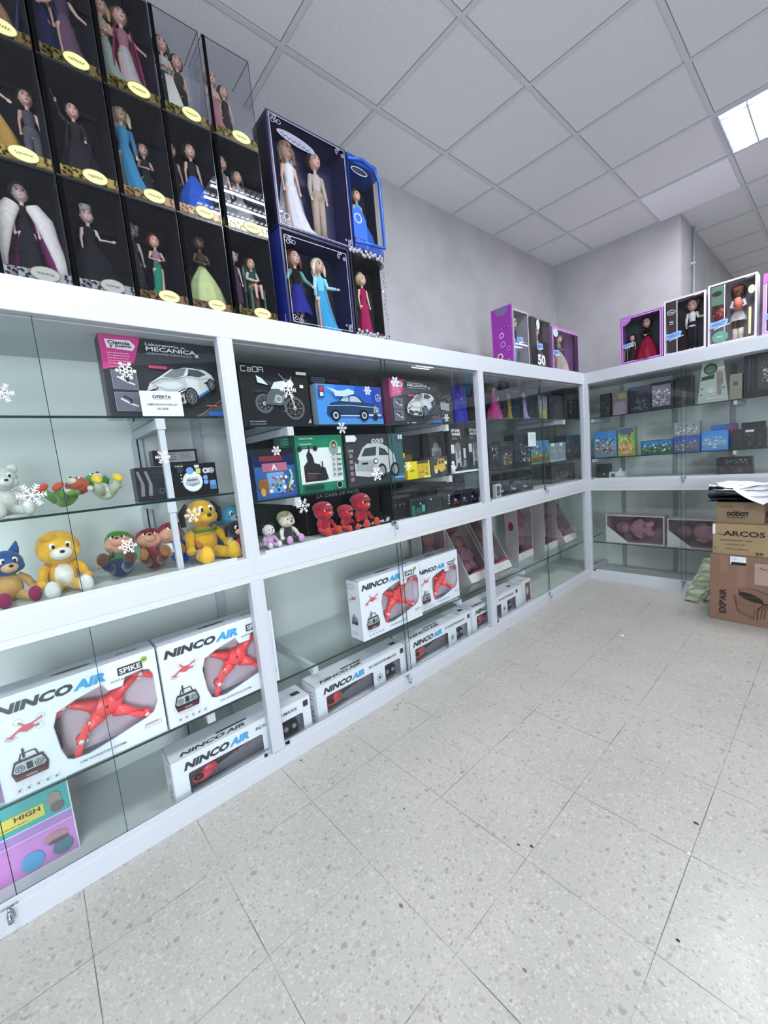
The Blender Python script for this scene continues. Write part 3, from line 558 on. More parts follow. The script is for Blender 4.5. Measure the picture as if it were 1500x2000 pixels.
doll(t, (.11, .08, .008), .375, gown='knee', c='#25287e', c2='#1a1418', st='long', hc='#5d2119', pose='wide', sleeve='#4d8f86', extra=lambda m: [m.tube(mat('#2a2320'), [(q*.042, 0, .22), (q*.042, 0, .02)], .03, 8) for q in (-1, 1)])
doll(t, (.25, .08, .008), .37, gown='train', c='#3b94c0', c2='#6cc0dc', st='long', hc='#d9cfae', pose='out', sleeve='#9ccbdc', extra=lambda m: m.lathe(mat('#a9d3e2', .5), [(.17, .02), (.12, .4), (.07, .75)], 20, a0=0, a1=PI, shift=(.1, 0)))
# curved boxes
def curved_box(y0, z, w, d, h, col, back, label, dl, archtop=True, scroll=False):
    loc, rz = at('L', -.03, y0, z); t = thing('doll_box', loc, rz, label, 'boxed doll', 'doll boxes stacked beside the acrylic cases')
    n = 10; pr = [(0, 0), (w-.06, 0)]+[(w-.06+.06*math.sin(PI/2*i/n), d*.0+.06*(1-math.cos(PI/2*i/n))) for i in range(1, n+1)]+[(w, d), (0, d)]
    def slab(m, mt, z0, z1, pts, wall=None):
        k = len(pts); m.add([(x, y, z0) for x, y in pts]+[(x, y, z1) for x, y in pts], [tuple(range(k-1, -1, -1)), tuple(range(k, 2*k))]+[(i, (i+1) % k, k+(i+1) % k, k+i) for i in range(k)], mt)
    b = M(); cm = mat(col, .35); slab(b, cm, 0, .035, pr); slab(b, cm, h-.035, h, pr); b.box(mat(back, .5), (.0, d-.004, .035), (w, d, h-.035)); b.box(mat(back, .5), (w-.003, .075, .035), (w, d-.004, h-.035)); b.box(cm, (0, 0, .035), (.006, d, h-.035)); b.build('carton', t)
    f = M()
    for i in range(1, len(pr)-3):
        (x0, y0_), (x1, y1_) = pr[i], pr[i+1]; f.add([(x0, y0_, .035), (x1, y1_, .035), (x1, y1_, h-.035), (x0, y0_, h-.035)], [(0, 1, 2, 3)], FILM)
    f.add([(0, 0, .035), (w-.06, 0, .035), (w-.06, 0, h-.035), (0, 0, h-.035)], [(0, 1, 2, 3)], FILM); f.build('window', t)
    a = M(); sm = mat('#9a9aa6' if scroll else '#2f5fc4', .35, .3); rnd = random.Random(8)
    if scroll:
        for zz in (.02, h-.02):
            for k in range(26):
                x = w*k/25; yy = 0 if x < w-.06 else .06*(1-math.cos((x-w+.06)/.06*PI/2)); a.ell(sm, (x, yy-.004, zz+rnd.uniform(-.014, .014)), (.011, .007, .011), seg=6, rings=5)
        a.build('ornament', t); a = M()
        for k in range(12): a.ell(sm, (w-.03+rnd.uniform(-.01, .02), .02, h*.3+h*.055*k), (.005, .005, .008), seg=6, rings=5)
    else:
        a.tube(sm, [(.0, -.003, h-.03), (w*.4, -.003, h-.005), (w*.75, -.003, h-.02), (w-.02, .004, h-.07), (w-.012, .01, h*.5), (w-.02, .004, .05), (.0, -.003, .03)], .009, 8)
        a.front(-.002); a.pol(mat('#2b62c8', .4), [(.0, .01), (.09, .01), (.09, .15), (.06, .20), (.03, .205), (0, .18)]); a.ring(mat('#cfd6f2'), .035, .15, .022, .005); a.rect(mat('#14357e'), .0, .015, .075, .05); a.line(mat('#cfd6f2'), [(.015, .045), (.015, .025), (.03, .045), (.03, .025), (.045, .045), (.045, .025)], .003)
        a.oval(mat('#b9bdc8'), .07, h-.07, .055, .018); a.oval(mat('#15183a'), .07, h-.07, .05, .014)
    a.build('side_ornament' if scroll else 'ornament', t)
    for kw in dl:
        kw = dict(kw); x = kw.pop('x'); doll(t, (x*w, d*.5, .036), kw.pop('h'), **kw)
curved_box(1.475, PZ+.452, .235, .16, .455, '#1c3f96', '#15162a', 'blue rounded window box with a light blue gowned doll, beside the bride box', [SP(x=.45, h=.31, gown='ball', c='#2456a8', c2='#4f9fd0', st='bun', hc='#5d4030')])
curved_box(1.435, PZ, .27, .16, .452, '#1b1b22', '#131318', 'rounded window box with silver scrollwork and a doll in a crimson gown', [SP(x=.48, h=.33, gown='column', c='#8f1c4c', st='bun', hc='#c0ad86', pose='down')], scroll=True)
# ------------------------------------------------------------ printed cartons
class PB:
    """a closed printed box: carton + printed_front (+ lettering)"""
    def __init__(s, name, side, front, along, z, w, d, h, col, label, cat, group=None, ang=0, sidecol=None, topcol=None, rx=0, gloss=.35):
        loc, rz = at(side, front, along, z); s.w, s.d, s.h = w, d, h
        s.t = thing(name, loc, rz+ang, label, cat, group, rx=rx)
        s.b = M(); s.b.box(mat(col, gloss), (0, 0, 0), (w, d, h)); s.a = M(); s.x = M(); s.a.front(); s.x.front(-.004)
        if sidecol: s.a.left(d); s.a.rect(mat(sidecol, gloss), 0, 0, d, h); s.a.right(w); s.a.rect(mat(sidecol, gloss), 0, 0, d, h); s.a.front()
        if topcol: s.a.top(h); s.a.rect(mat(topcol, gloss), 0, 0, w, d); s.a.front()
    def end(s):
        s.b.build('carton', s.t, bevel=.0012)
        if s.a.v: s.a.build('printed_panel', s.t)
        if s.x.v: s.x.build('lettering', s.t)
        return s.t
def scene_art(a, u0, v0, u1, v1, seed, cols, n=26, sky=None):
    """busy packaging picture: patches of colour"""
    rnd = random.Random(seed); w, h = u1-u0, v1-v0
    if sky:
        for k in range(4):
            a.rect(mat(sky[min(k, len(sky)-1)], .35), u0, v0+h*k/4, u1, v0+h*(k+1)/4); a.lay -= 1
        a.lay += 1
    for i in range(int(n*2.6)):
        c = mat(rnd.choice(cols), .4); u = u0+w*rnd.uniform(.06, .94); v = v0+h*rnd.uniform(.06, .8); r = math.sqrt(w*h)*rnd.uniform(.02, .075)
        k = rnd.randint(3, 7); r_ = min(r, u-u0, u1-u, v-v0, v1-v); pts = [(u+r_*rnd.uniform(.6, 1)*math.cos(2*PI*j/k+i), v+r_*rnd.uniform(.6, 1)*math.sin(2*PI*j/k+i)) for j in range(k)]
        a.pol(c, pts); a.lay -= .93
def lines(a, m, u, v, w, n, gap=.006, t=.0025, seed=1):
    rnd = random.Random(seed)
    for i in range(n):
        x = u
        while x < u+w*rnd.uniform(.7, 1):
            q = rnd.uniform(.003, .012); a.rect(m, x, v-gap*i, min(x+q, u+w), v-gap*i+t); a.lay -= 1; x += q+.002
    a.lay += 1
def car34(a, u, v, s, body, glass='#4a5054', accent='#2a6bb0', flip=1):
    """low sports coupe seen three-quarter from the front"""
    q = lambda L: [(u+flip*x*s, v+y*s*.92) for x, y in L]
    b = mat(body, .35); dk = mat('#16181b', .4); lo = mat('#8f9498', .35); mid = mat('#aeb2b5', .35)
    a.pol(dk, q([(.0, .14), (.05, .03), (.5, -.02), (.75, .04), (1.03, .26), (1.03, .42), (.8, .2), (.2, .12)]))
    a.pol(b, q([(-.02, .22), (.0, .11), (.22, .05), (.52, .03), (.60, .12), (.70, .15), (.92, .28), (1.02, .36), (1.04, .47), (1.0, .56), (.90, .63), (.72, .69), (.52, .69), (.38, .62), (.20, .48), (.04, .36)]))
    a.pol(dk, q([(.38, .62), (.52, .69), (.72, .69), (.88, .63), (.72, .655), (.58, .66), (.44, .61)]))
    a.pol(mat('#73797d', .2), q([(.24, .48), (.40, .61), (.61, .65), (.55, .52), (.42, .46)])); a.pol(mat(glass, .15), q([(.64, .635), (.80, .625), (.91, .56), (.78, .50), (.62, .53)]))
    a.pol(mid, q([(.06, .33), (.22, .42), (.42, .43), (.56, .47), (.60, .34), (.50, .26), (.28, .24)])); a.pol(b, q([(.12, .33), (.26, .39), (.44, .40), (.52, .34), (.44, .29), (.28, .27)]))
    a.line(dk, q([(.05, .345), (.22, .445), (.42, .445), (.58, .50)]), .008*s); a.line(lo, q([(.62, .50), (.78, .47), (1.0, .50)]), .008*s); a.line(lo, q([(.80, .50), (.78, .30)]), .005*s)
    for L in ([(.03, .11), (.20, .07), (.22, .15), (.05, .19)], [(.34, .06), (.49, .05), (.50, .13), (.38, .15)], [(.23, .12), (.36, .11), (.35, .16), (.24, .17)]): a.pol(dk, q(L))
    a.pol(dk, q([(.0, .25), (.12, .30), (.15, .27), (.02, .21)])); a.line(mat('#eef0f2'), q([(.01, .24), (.12, .285)]), .012*s); a.pol(dk, q([(.42, .22), (.55, .30), (.58, .25), (.46, .18)])); a.line(mat('#eef0f2'), q([(.44, .21), (.56, .275)]), .012*s)
    a.pol(dk, q([(.58, .50), (.66, .52), (.64, .56)])); a.pol(dk, q([(.84, .40), (.96, .45), (.94, .36)]))
    a.pol(mat(accent, .35), q([(.73, .12), (.93, .26), (.95, .31), (.75, .18)]))
    for cx, cy, r in ((.62, .15, .135), (.965, .37, .09)):
        a.oval(dk, u+flip*cx*s, v+cy*s*.92, r*s*.80, r*s*1.1); a.oval(mat('#85898e', .3), u+flip*cx*s, v+cy*s*.92, r*s*.58, r*s*.84); a.oval(mat('#2c2f33', .4), u+flip*cx*s, v+cy*s*.92, r*s*.53, r*s*.78)
        for k in range(8): a.line(mat('#8f9398', .3), [(u+flip*cx*s, v+cy*s*.92), (u+flip*cx*s+math.cos(k*PI/4)*r*s*.5, v+cy*s*.92+math.sin(k*PI/4)*r*s*.74)], .012*s*.6); a.lay -= 1
        a.lay += 1
def sedan(a, u, v, s, c='#1b3a5e'):
    q = lambda L: [(u+x*s, v+y*s*.80) for x, y in L]; b = mat(c, .3); w = mat('#a9bccb', .3); dk = mat('#121417', .4); ch = mat('#c9d2da', .25)
    a.pol(b, q([(0, .12), (.02, .26), (.10, .33), (.22, .35), (.30, .46), (.36, .48), (.52, .48), (.60, .45), (.70, .34), (.88, .32), (.97, .26), (1.0, .14), (.96, .08), (.05, .07)]))
    a.pol(w, q([(.25, .36), (.31, .44), (.40, .455), (.40, .35)])); a.pol(w, q([(.42, .35), (.42, .455), (.52, .455), (.58, .42), (.65, .34)]))
    a.line(ch, q([(.02, .27), (.4, .285), (.95, .25)]), .008*s); a.rect(ch, u+.12*s, v+.068*s, u+.62*s, v+.084*s); a.rect(ch, u+.76*s, v+.072*s, u+1.01*s, v+.10*s)
    a.pol(mat('#8ea2b2', .3), q([(.86, .15), (.88, .29), (.97, .24), (.98, .14)])); a.rect(dk, u+.89*s, v+.128*s, u+.96*s, v+.176*s); a.rect(ch, u+.905*s, v+.136*s, u+.945*s, v+.168*s)
    for cx in (.14, .66):
        a.oval(dk, u+cx*s, v+.08*s, .085*s); a.oval(ch, u+cx*s, v+.08*s, .048*s); a.oval(b, u+cx*s, v+.08*s, .03*s)
    a.oval(dk, u+.88*s, v+.055*s, .05*s, .05*s)
def moto(a, u, v, s):
    q = lambda L: [(u+x*s, v+y*s) for x, y in L]; g = mat('#7d8286', .35); li = mat('#cfd4d8', .3); dk = mat('#30343a', .4); mid = mat('#55595d', .4)
    for cx, cy, r in ((.20, .24, .15), (.80, .16, .19)):
        a.ring(mid, u+cx*s, v+cy*s, r*s, .05*s, 28); a.ring(mat('#5a4f4c', .4), u+cx*s, v+cy*s, r*.62*s, .02*s, 20); a.oval(li, u+cx*s, v+cy*s, .035*s)
        for k in range(8): a.line(g, [(u+cx*s, v+cy*s), (u+(cx+math.cos(k*PI/4)*r*.85)*s, v+(cy+math.sin(k*PI/4)*r*.85)*s)], .008*s); a.lay -= 1
        a.lay += 1
    a.pol(mid, q([(.22, .26), (.34, .22), (.56, .22), (.66, .38), (.62, .52), (.36, .50), (.26, .40)])); a.pol(g, q([(.36, .26), (.54, .24), (.60, .36), (.44, .42)])); a.ring(li, u+.48*s, v+.32*s, .06*s, .015*s)
    a.pol(li, q([(.34, .50), (.42, .62), (.62, .66), (.70, .58), (.58, .50)])); a.pol(dk, q([(.16, .58), (.36, .56), (.40, .62), (.20, .66)])); a.pol(li, q([(.10, .60), (.30, .56), (.18, .68), (.08, .72)]))
    a.line(li, q([(.68, .62), (.72, .44), (.80, .16)]), .03*s); a.line(mat('#9ba878', .4), q([(.71, .48), (.79, .2)]), .018*s); a.line(g, q([(.52, .78), (.62, .68), (.74, .66), (.78, .74)]), .02*s)
    a.pol(li, q([(.62, .60), (.76, .70), (.82, .60), (.76, .52)])); a.line(mid, q([(.20, .24), (.5, .22), (.6, .26)]), .035*s); a.line(g, q([(.56, .22), (.62, .12), (.54, .10)]), .012*s); a.line(dk, q([(.02, .44), (.2, .46), (.28, .42)]), .03*s)
def transmitter(a, u, v, s):
    q = lambda L: [(u+x*s, v+y*s) for x, y in L]; dk = mat('#25272b', .4); g = mat('#b5b9be', .3); rd = mat('#5c1d22', .4)
    a.rect(dk, u+.36*s, v+.78*s, u+.42*s, v+1.12*s); a.line(dk, q([(.25, .72), (.32, .94), (.70, .94), (.76, .72)]), .04*s)
    a.pol(dk, q([(.0, .35), (.12, .74), (.88, .74), (1.0, .35), (.94, .04), (.08, .04)])); a.pol(g, q([(.06, .38), (.16, .66), (.84, .66), (.94, .38), (.86, .30), (.14, .30)]))
    for x in (.24, .76): a.oval(dk, u+x*s, v+.45*s, .125*s); a.ring(g, u+x*s, v+.45*s, .085*s, .03*s); a.oval(g, u+x*s, v+.45*s, .035*s)
    a.pol(dk, q([(.42, .36), (.42, .60), (.58, .60), (.58, .36)])); a.pol(rd, q([(.10, .06), (.06, .24), (.94, .24), (.90, .06)])); a.text(g, 'SPIKE', u+.36*s, v+.12*s, .3*s, .06*s)
def tiny_drone(a, u, v, s):
    q = lambda L: [(u+x*s, v+y*s) for x, y in L]; r = mat('#cf5a66', .4)
    a.line(mat('#a9a9b2'), q([(0, .10), (.1, .02), (.28, .05), (.2, .14)]), .012*s)
    a.line(r, q([(.10, .10), (.40, .30), (.8, .22)]), .06*s); a.line(r, q([(.34, .48), (.52, .28), (.9, .45)]), .05*s); a.pol(r, q([(.30, .22), (.45, .36), (.66, .36), (.66, .20), (.5, .14)])); a.line(r, q([(.05, .14), (.2, .08)]), .05*s)
    for x, y in ((.1, .12), (.86, .46), (.34, .5), (.8, .2)): a.ring(mat('#b9b9c2'), u+x*s, v+y*s, .1*s, .01*s)
RED = mat('#ff585c', .3); PRNT = mat('#33363b', .4); BLUE = mat('#3fa2dc', .4)
DRL = []
def rrect(x0, y0, x1, y1, r, n=5):
    pts = []
    for cx, cy, a0 in ((x1-r, y1-r, 0), (x0+r, y1-r, 90), (x0+r, y0+r, 180), (x1-r, y0+r, 270)):
        for i in range(n+1): a = math.radians(a0+90*i/n); pts.append((cx+r*math.cos(a), cy+r*math.sin(a)))
    return pts
def drone_box(front, y0, z, label, w=.482, h=.345, d=.115, ang=0):
    loc, rz = at('L', front, y0, z); t = thing('drone_box', loc, rz+ang, label, 'boxed drone', 'white drone boxes on the lower glass shelf')
    s = w/.482
    wh = mat('#e9ecf6', .4); tray = mat('#d8cbd6', .4)
    hole = [(s*x, s*y) for x, y in [(.185, .05), (.17, .06), (.158, .10), (.150, .19), (.165, .235), (.215, .255), (.30, .275), (.315, .245), (.36, .245), (.372, .275), (.43, .280), (.452, .272), (.462, .25), (.462, .135), (.445, .10), (.42, .088), (.30, .060), (.23, .045)]]
    b = M(); b.front(0); b.lay = 0
    b.holed(wh, [(0, 0), (w, 0), (w, h), (0, h)], [hole])
    b.box(wh, (0, 0, 0), (.0015, d, h)); b.box(wh, (w-.0015, 0, 0), (w, d, h)); b.box(mat('#c9cedb', .4), (0, .0005, h-.0015), (w, d, h)); b.box(wh, (0, .0005, 0), (w, d, .0015)); b.box(wh, (0, d-.0015, 0), (w, d, h))
    b.build('carton', t)
    tr = M(); tr.box(tray, (.12*s, .075, .03*s), (.475*s, .078, .30*s)); tr.add([(.12*s, .004, .30*s), (.475*s, .004, .30*s), (.475*s, .075, .30*s), (.12*s, .075, .30*s)], [(0, 1, 2, 3)], tray); tr.box(mat('#3a2f36', .5), (.135*s, .03, .09*s), (.165*s, .06, .22*s)); tr.build('tray', t)
    dr = M(); cx, cz = .300*s, .172*s
    dr.ell(RED, (cx, .045, cz), (.050*s, .020, .040*s)); dr.ell(mat('#7a2026', .4), (cx+.005, .027, cz+.004), (.006, .003, .006)); dr.ell(RED, (cx+.03*s, .04, cz+.01*s), (.03*s, .016, .035*s))
    arms = ((-.115, .062), (.125, .085), (.125, -.085), (-.085, -.085))
    wm = mat('#f0e6e8', .3)
    for i, (dx, dz) in enumerate(arms):
        ex, ez = cx+dx*s, cz+dz*s
        dr.tube(RED, [(cx+dx*.25*s, .045, cz+dz*.3*s), (cx+dx*.6*s, .042, cz+dz*.62*s), (ex, .042, ez)], [.027*s, .015*s, .011*s], 10)
        dr.tube(RED, [(ex, .055, ez), (ex, .026, ez)], .016*s, 10); dr.tube(wm, [(ex, .028, ez), (ex, .016, ez)], .009*s, 8)
        a = (.6, 2.6, -.5, 1.2)[i]
        bl = M(); 
        dr.ell(RED, (ex+.030*s*math.cos(a), .020, ez+.030*s*math.sin(a)), (.036*s, .002, .011*s), rot=Matrix.Rotation(-a, 3, 'Y').to_euler()); dr.ell(RED, (ex-.030*s*math.cos(a), .020, ez-.030*s*math.sin(a)), (.036*s, .002, .011*s), rot=Matrix.Rotation(-a, 3, 'Y').to_euler())
        dr.tube(wm, [(ex-.012*s, .03, ez-.02*s), (ex+.02*s, .03, ez-.005*s)], .0045*s, 6)
    dr.tube(wm, [(cx-.05*s, .03, cz-.03*s), (cx-.075*s, .03, cz-.055*s), (cx-.06*s, .03, cz-.07*s)], .005*s, 6); dr.build('drone', t)
    f = M(); f.add([(x, .0012, y) for x, y in hole], [tuple(range(len(hole)))], FILM); f.build('window', t)
    a = M(); a.front(-.0006)
    a.line(mat('#c3c6d2', .4), hole+[hole[0]], .0025*s)
    tiny_drone(a, .03*s, .195*s, .11*s); transmitter(a, .028*s, .055*s, .095*s)
    for k in range(5): a.border(mat('#b9bdc9'), (.03+.024*k)*s, .02*s, (.048+.024*k)*s, .036*s, .001); a.oval(mat('#777b86'), (.039+.024*k)*s, .028*s, .004*s)
    a.border(mat('#8e3a40'), .405*s, .055*s, .462*s, .068*s, .0012)
    a.top(h); a.oval(mat('#1c1d21', .5), .225*s, .06, .06*s, .009); a.left(d)
    tiny_drone(a, .015, .22*s, .08); transmitter(a, .03, .09*s, .055); a.border(PRNT, .03, .30*s, .085, .325*s, .002); a.border(mat('#a04a50'), .03, .035*s, .08, .05*s, .0015); a.build('printed_panel', t)
    x = M(); x.front(-.0012)
    x.text(PRNT, 'NINCO', .016*s, .286*s, .198*s, .034*s, .35, .055); x.text(BLUE, 'AIR', .218*s, .286*s, .096*s, .034*s, .35, .055)
    x.rect(PRNT, .352*s, .286*s, .432*s, .316*s); x.text(mat('#f2f2f4'), 'SPIKE', .357*s, .291*s, .070*s, .020*s, 0, .02); x.oval(mat('#a8b83a'), .440*s, .318*s, .011*s); x.text(PRNT, 'NEW', .433*s, .315*s, .014*s, .006*s)
    x.text(mat('#63666e'), 'ALTITUDE HOLD MODE', .325*s, .268*s, .115*s, .007*s); x.text(mat('#63666e'), '2.4G NAVIGATION SYSTEM', .20*s, .025*s, .14*s, .008*s)
    x.text(mat('#9a4a50'), 'NINCO', .412*s, .058*s, .042*s, .006*s)
    x.top(h); x.text(mat('#70747e'), 'SPIKE', .36*s, .05, .07*s, .018, .0, .02); x.build('lettering', t)
    return t
drone_box(-.055, -.195, .3885, 'nearest white drone box, whole front in view, on the lower shelf')
drone_box(-.050, .293, .3885, 'white drone box partly cut by the first cabinet post, right of the nearest drone box')
drone_box(-.045, 1.285, .3845, 'white drone box standing with its narrow side in view, second bay')
drone_box(-.082, 1.780, .3845, 'white drone box just behind and right of the one with its side in view', w=.41, h=.335)
def heli_box(front, y0, label, w=.645, h=.205, d=.14):
    z = .0405; loc, rz = at('L', front, y0, z); t = thing('helicopter_box', loc, rz, label, 'boxed helicopter', 'long white helicopter boxes on the cabinet floor')
    wh = mat('#e6e9f2', .4); h1 = rrect(.06, .022, .385, .130, .01); h2 = rrect(.475, .020, .60, .130, .01)
    b = M(); b.front(0); b.lay = 0; b.holed(wh, [(0, 0), (w, 0), (w, h), (0, h)], [h1, h2])
    b.box(wh, (0, .0005, 0), (.0015, d, h)); b.box(wh, (w-.0015, .0005, 0), (w, d, h)); b.box(mat('#d7dae4', .4), (0, .0005, h-.0015), (w, d, h)); b.box(wh, (0, .0005, 0), (w, d, .0015)); b.box(wh, (0, d-.0015, 0), (w, d, h)); b.build('carton', t)
    i = M(); gy = mat('#8b8b93', .5); i.box(gy, (.05, .07, .012), (.615, .073, .14)); i.box(gy, (.45, .02, .012), (.455, .07, .14)); i.build('tray', t)
    hm = M(); r = mat('#e0505c', .35); dk = mat('#22242a', .4)
    hm.ell(r, (.12, .04, .062), (.045, .018, .022)); hm.ell(r, (.155, .04, .080), (.032, .014, .022)); hm.ell(dk, (.105, .032, .07), (.022, .014, .012)); hm.tube(dk, [(.16, .04, .075), (.34, .04, .110)], [.007, .003], 6); hm.tube(dk, [(.07, .036, .118), (.26, .036, .132)], .0028, 5); hm.tube(dk, [(.155, .04, .08), (.158, .04, .124)], .004, 6)
    hm.tube(r, [(.325, .04, .085), (.35, .04, .128)], .005, 6); hm.tube(r, [(.26, .04, .095), (.28, .04, .085)], .005, 6)
    for k in (.1, .19): hm.tube(dk, [(k, .04, .05), (k, .04, .034)], .002, 5)
    hm.tube(dk, [(.075, .04, .034), (.215, .04, .034)], .0025, 5); hm.build('helicopter', t)
    c = M(); c.box(dk, (.495, .03, .03), (.58, .06, .085)); 
    for k in (.515, .56): c.ell(mat('#8a8d95', .3), (k, .028, .065), (.013, .006, .013))
    c.tube(dk, [(.537, .045, .08), (.537, .045, .12)], .003, 6); c.build('remote_control', t)
    f = M()
    for hh in (h1, h2): f.add([(x, .0012, y) for x, y in hh], [tuple(range(len(hh)))], FILM)
    f.build('window', t)
    a = M(); a.front(-.0006); a.ring(mat('#777b84'), .430, .078, .018, .004); a.oval(mat('#4b4e56'), .43, .078, .009); a.rect(mat('#3c2430'), .605, .155, .632, .185); a.border(mat('#8a8f9b'), .0, .0, w, h, .001)
    for k in range(4): a.rect(mat('#8d919c'), .09+.085*k, .009, .15+.085*k, .014); a.lay -= 1
    a.border(mat('#7d2a48'), .52, .006, .60, .015, .001)
    a.top(h); a.rect(PRNT, .20, .05, .34, .062); a.rect(mat('#3c2430'), .575, .045, .62, .075); a.left(d)
    for k in range(3): a.line(PRNT, [(.06, .16-.02*k), (.11, .165-.02*k)], .003)
    a.ring(PRNT, .09, .07, .014, .004); a.ring(PRNT, .09, .04, .012, .004); a.build('printed_panel', t)
    x = M(); x.front(-.0012); x.text(PRNT, 'NINCO', .045, .146, .185, .034, .35, .055); x.text(BLUE, 'AIR', .233, .146, .09, .034, .35, .055)
    x.text(PRNT, 'RC', .355, .160, .03, .014, .3, .02); x.text(PRNT, 'HELICOPTER', .39, .160, .10, .014, .3, .02); x.text(mat('#7d2a48'), 'MAXX', .495, .160, .075, .014, .3, .03)
    x.top(h); x.text(PRNT, 'NINCO', .04, .012, .185, .026, .5, .05); x.text(mat('#4c5058'), 'AIR', .23, .012, .09, .026, .5, .05); x.build('lettering', t)
    return t
heli_box(-.055, .272, 'helicopter box nearest the camera, running behind the first cabinet post')
heli_box(-.075, .965, 'helicopter box below the empty part of the second bay shelf')
heli_box(-.075, 1.640, 'helicopter box directly below the two second bay drone boxes')
heli_box(-.078, 2.300, 'helicopter box running behind the second cabinet post', w=.70)
b = PB('toy_box', 'L', -.085, 3.02, .0405, .14, .12, .215, '#dcdfe2', 'small white carton with a brown window, at the right end of the helicopter boxes', 'toy box'); b.a.rect(mat('#6b4f4a'), .05, .03, .13, .19); b.a.oval(mat('#b8aea6'), .08, .12, .02, .035); b.a.oval(mat('#7b2b2b'), .10, .07, .015, .03); b.end()
# pink and teal box at the lower left
b = PB('toy_box', 'L', -.16, -.44, .0405, .40, .10, .30, '#c78ad2', 'teal and pink surprise toy box cut by the left edge, on the cabinet floor', 'toy box')
a = b.a; a.rect(mat('#4fb4b4'), .0, .17, .40, .30); a.rect(mat('#b98fd6'), .0, .135, .40, .165); a.rect(mat('#d58fd8'), 0, 0, .40, .13); a.line(mat('#e8eef2'), [(0, .168), (.40, .168)], .004); a.line(mat('#f3c9ee'), [(0, .133), (.40, .133)], .004); a.border(mat('#dfe8ea'), 0, 0, .40, .30, .004)
a.rect(mat('#e8d95e'), .18, .19, .325, .235); a.oval(mat('#a7938e'), .355, .23, .02, .03); a.oval(mat('#7b6b70'), .36, .20, .02, .02); a.oval(mat('#b98f96'), .34, .09, .035, .02); a.oval(mat('#5b7d8c'), .355, .045, .03, .03); a.oval(mat('#58a5d8'), .27, .045, .032, .034); a.oval(mat('#6a5560'), .345, .075, .03, .008)
b.x.text(mat('#5b4a1c'), 'HIGH', .245, .212, .07, .018, 0, .03); lines(b.x, mat('#5b4a1c'), .19, .198, .12, 1); b.end()
# ------------------------------------------------------------ bay one, upper part
def mecanica(front, y0, z, w, h, d, label, ang=0, sidepink=False):
    b = PB('construction_kit_box', 'L', front, y0, z, w, d, h, '#2b2e33', label, 'toy box', 'black car construction kit boxes', sidecol='#8c2a5c' if sidepink else '#3b2a33', ang=ang)
    a, x, s, k = b.a, b.x, w/.445, h/.325; Q = lambda L: [(u*s, v*k) for u, v in L]
    a.pol(mat('#3c4045'), Q([(0, .20), (.445, .26), (.445, .30), (0, .25)]))
    a.pol(mat('#c2367e'), Q([(0, .325), (.135, .325), (.105, .225), (.09, .215), (0, .19)]))
    a.pol(mat('#e6dde4'), Q([(.018, .308), (.10, .310), (.116, .290), (.104, .270), (.022, .275)]))
    lines(a, mat('#e9b9d2'), .02*s, .255*k, .08*s, 5, .010*k)
    for v in (.115, .028): a.border(mat('#b9bcc0'), .022*s, v*k, .105*s, (v+.075)*k, .0012); a.rect(mat('#5a5d6a'), .023*s, (v+.001)*k, .104*s, (v+.074)*k); a.line(mat('#cfd2d8'), Q([(.04, v+.05), (.07, v+.03), (.095, v+.02)]), .006*s); a.line(mat('#22252c'), Q([(.05, v+.06), (.075, v+.045), (.07, v+.03)]), .008*s)
    lines(a, mat('#9fa2a8'), .02*s, .200*k, .07*s, 1)
    a.rect(mat('#c23a5e'), .15*s, .205*k, .215*s, .217*k)
    a.pol(mat('#4a4e54'), Q([(.28, .0), (.445, .0), (.445, .08)])); a.line(mat('#a9824a'), Q([(.30, 0), (.42, .085)]), .002)
    car34(a, .135*s, .055*k, .25*s, '#c9cbcd')
    a.rect(mat('#2b5fae'), .35*s, .008*k, .44*s, .028*k); a.rect(mat('#c9474f'), .345*s, .05*k, .39*s, .056*k)
    a.rect(mat('#b9bcc0'), .325*s, .260*k, .338*s, .273*k)
    W_ = mat('#d9dbde', .4)
    x.text(mat('#3a2a33'), 'Ciencia', .026*s, .290*k, .072*s, .014*k, 0, .03); x.text(mat('#3a2a33'), 'y Juego', .030*s, .276*k, .072*s, .014*k, 0, .03)
    x.text(W_, 'Laboratorio', .150*s, .297*k, .12*s, .012*k, 0, .01); x.text(W_, 'de', .278*s, .297*k, .016*s, .008*k); x.text(W_, 'MECANICA', .150*s, .276*k, .185*s, .017*k, 0, .025)
    x.text(mat('#aeb1b6'), 'LAMBORGHINI HURACAN GT3', .150*s, .262*k, .165*s, .008*k, 0, .01); x.text(W_, '8+', .125*s, .008*k, .018*s, .009*k); x.text(W_, 'STEM', .165*s, .008*k, .04*s, .009*k); x.text(mat('#e8ecf2'), 'Clementoni', .375*s, .013*k, .06*s, .009*k)
    return b.end()
mecanica(-.115, .283, 1.6205, .445, .303, .085, "big black car kit box with pink corner on the nearest cabinet's top shelf")
t = thing('price_sign', (-.086, .382, 1.6208), LZ, 'white paper price sign standing in front of the big car kit box', 'sign', rx=-.03)
m = M(); m.box(mat('#dfe3e6', .7), (0, 0, 0), (.148, .0012, .100)); m.build('paper', t)
m = M(); m.front(-.0006); tx = mat('#44464a', .6); m.text(tx, 'OFERTA', .042, .072, .068, .013, 0, .035); m.line(tx, [(.045, .069), (.107, .069)], .001); m.text(tx, 'LAMBORGHINI HURACAN', .02, .045, .108, .008, 0, .01); m.text(tx, '30.00€', .052, .028, .042, .009, 0, .01); m.build('lettering', t)
b = PB('game_console_box', 'L', -.15, .462, 1.2975, .186, .07, .137, '#15161b', 'small black game console box with a round white picture, on the middle shelf', 'game box')
a = b.a; gl = mat('#cfd2d6', .4); bl = mat('#6f9fd6', .4)
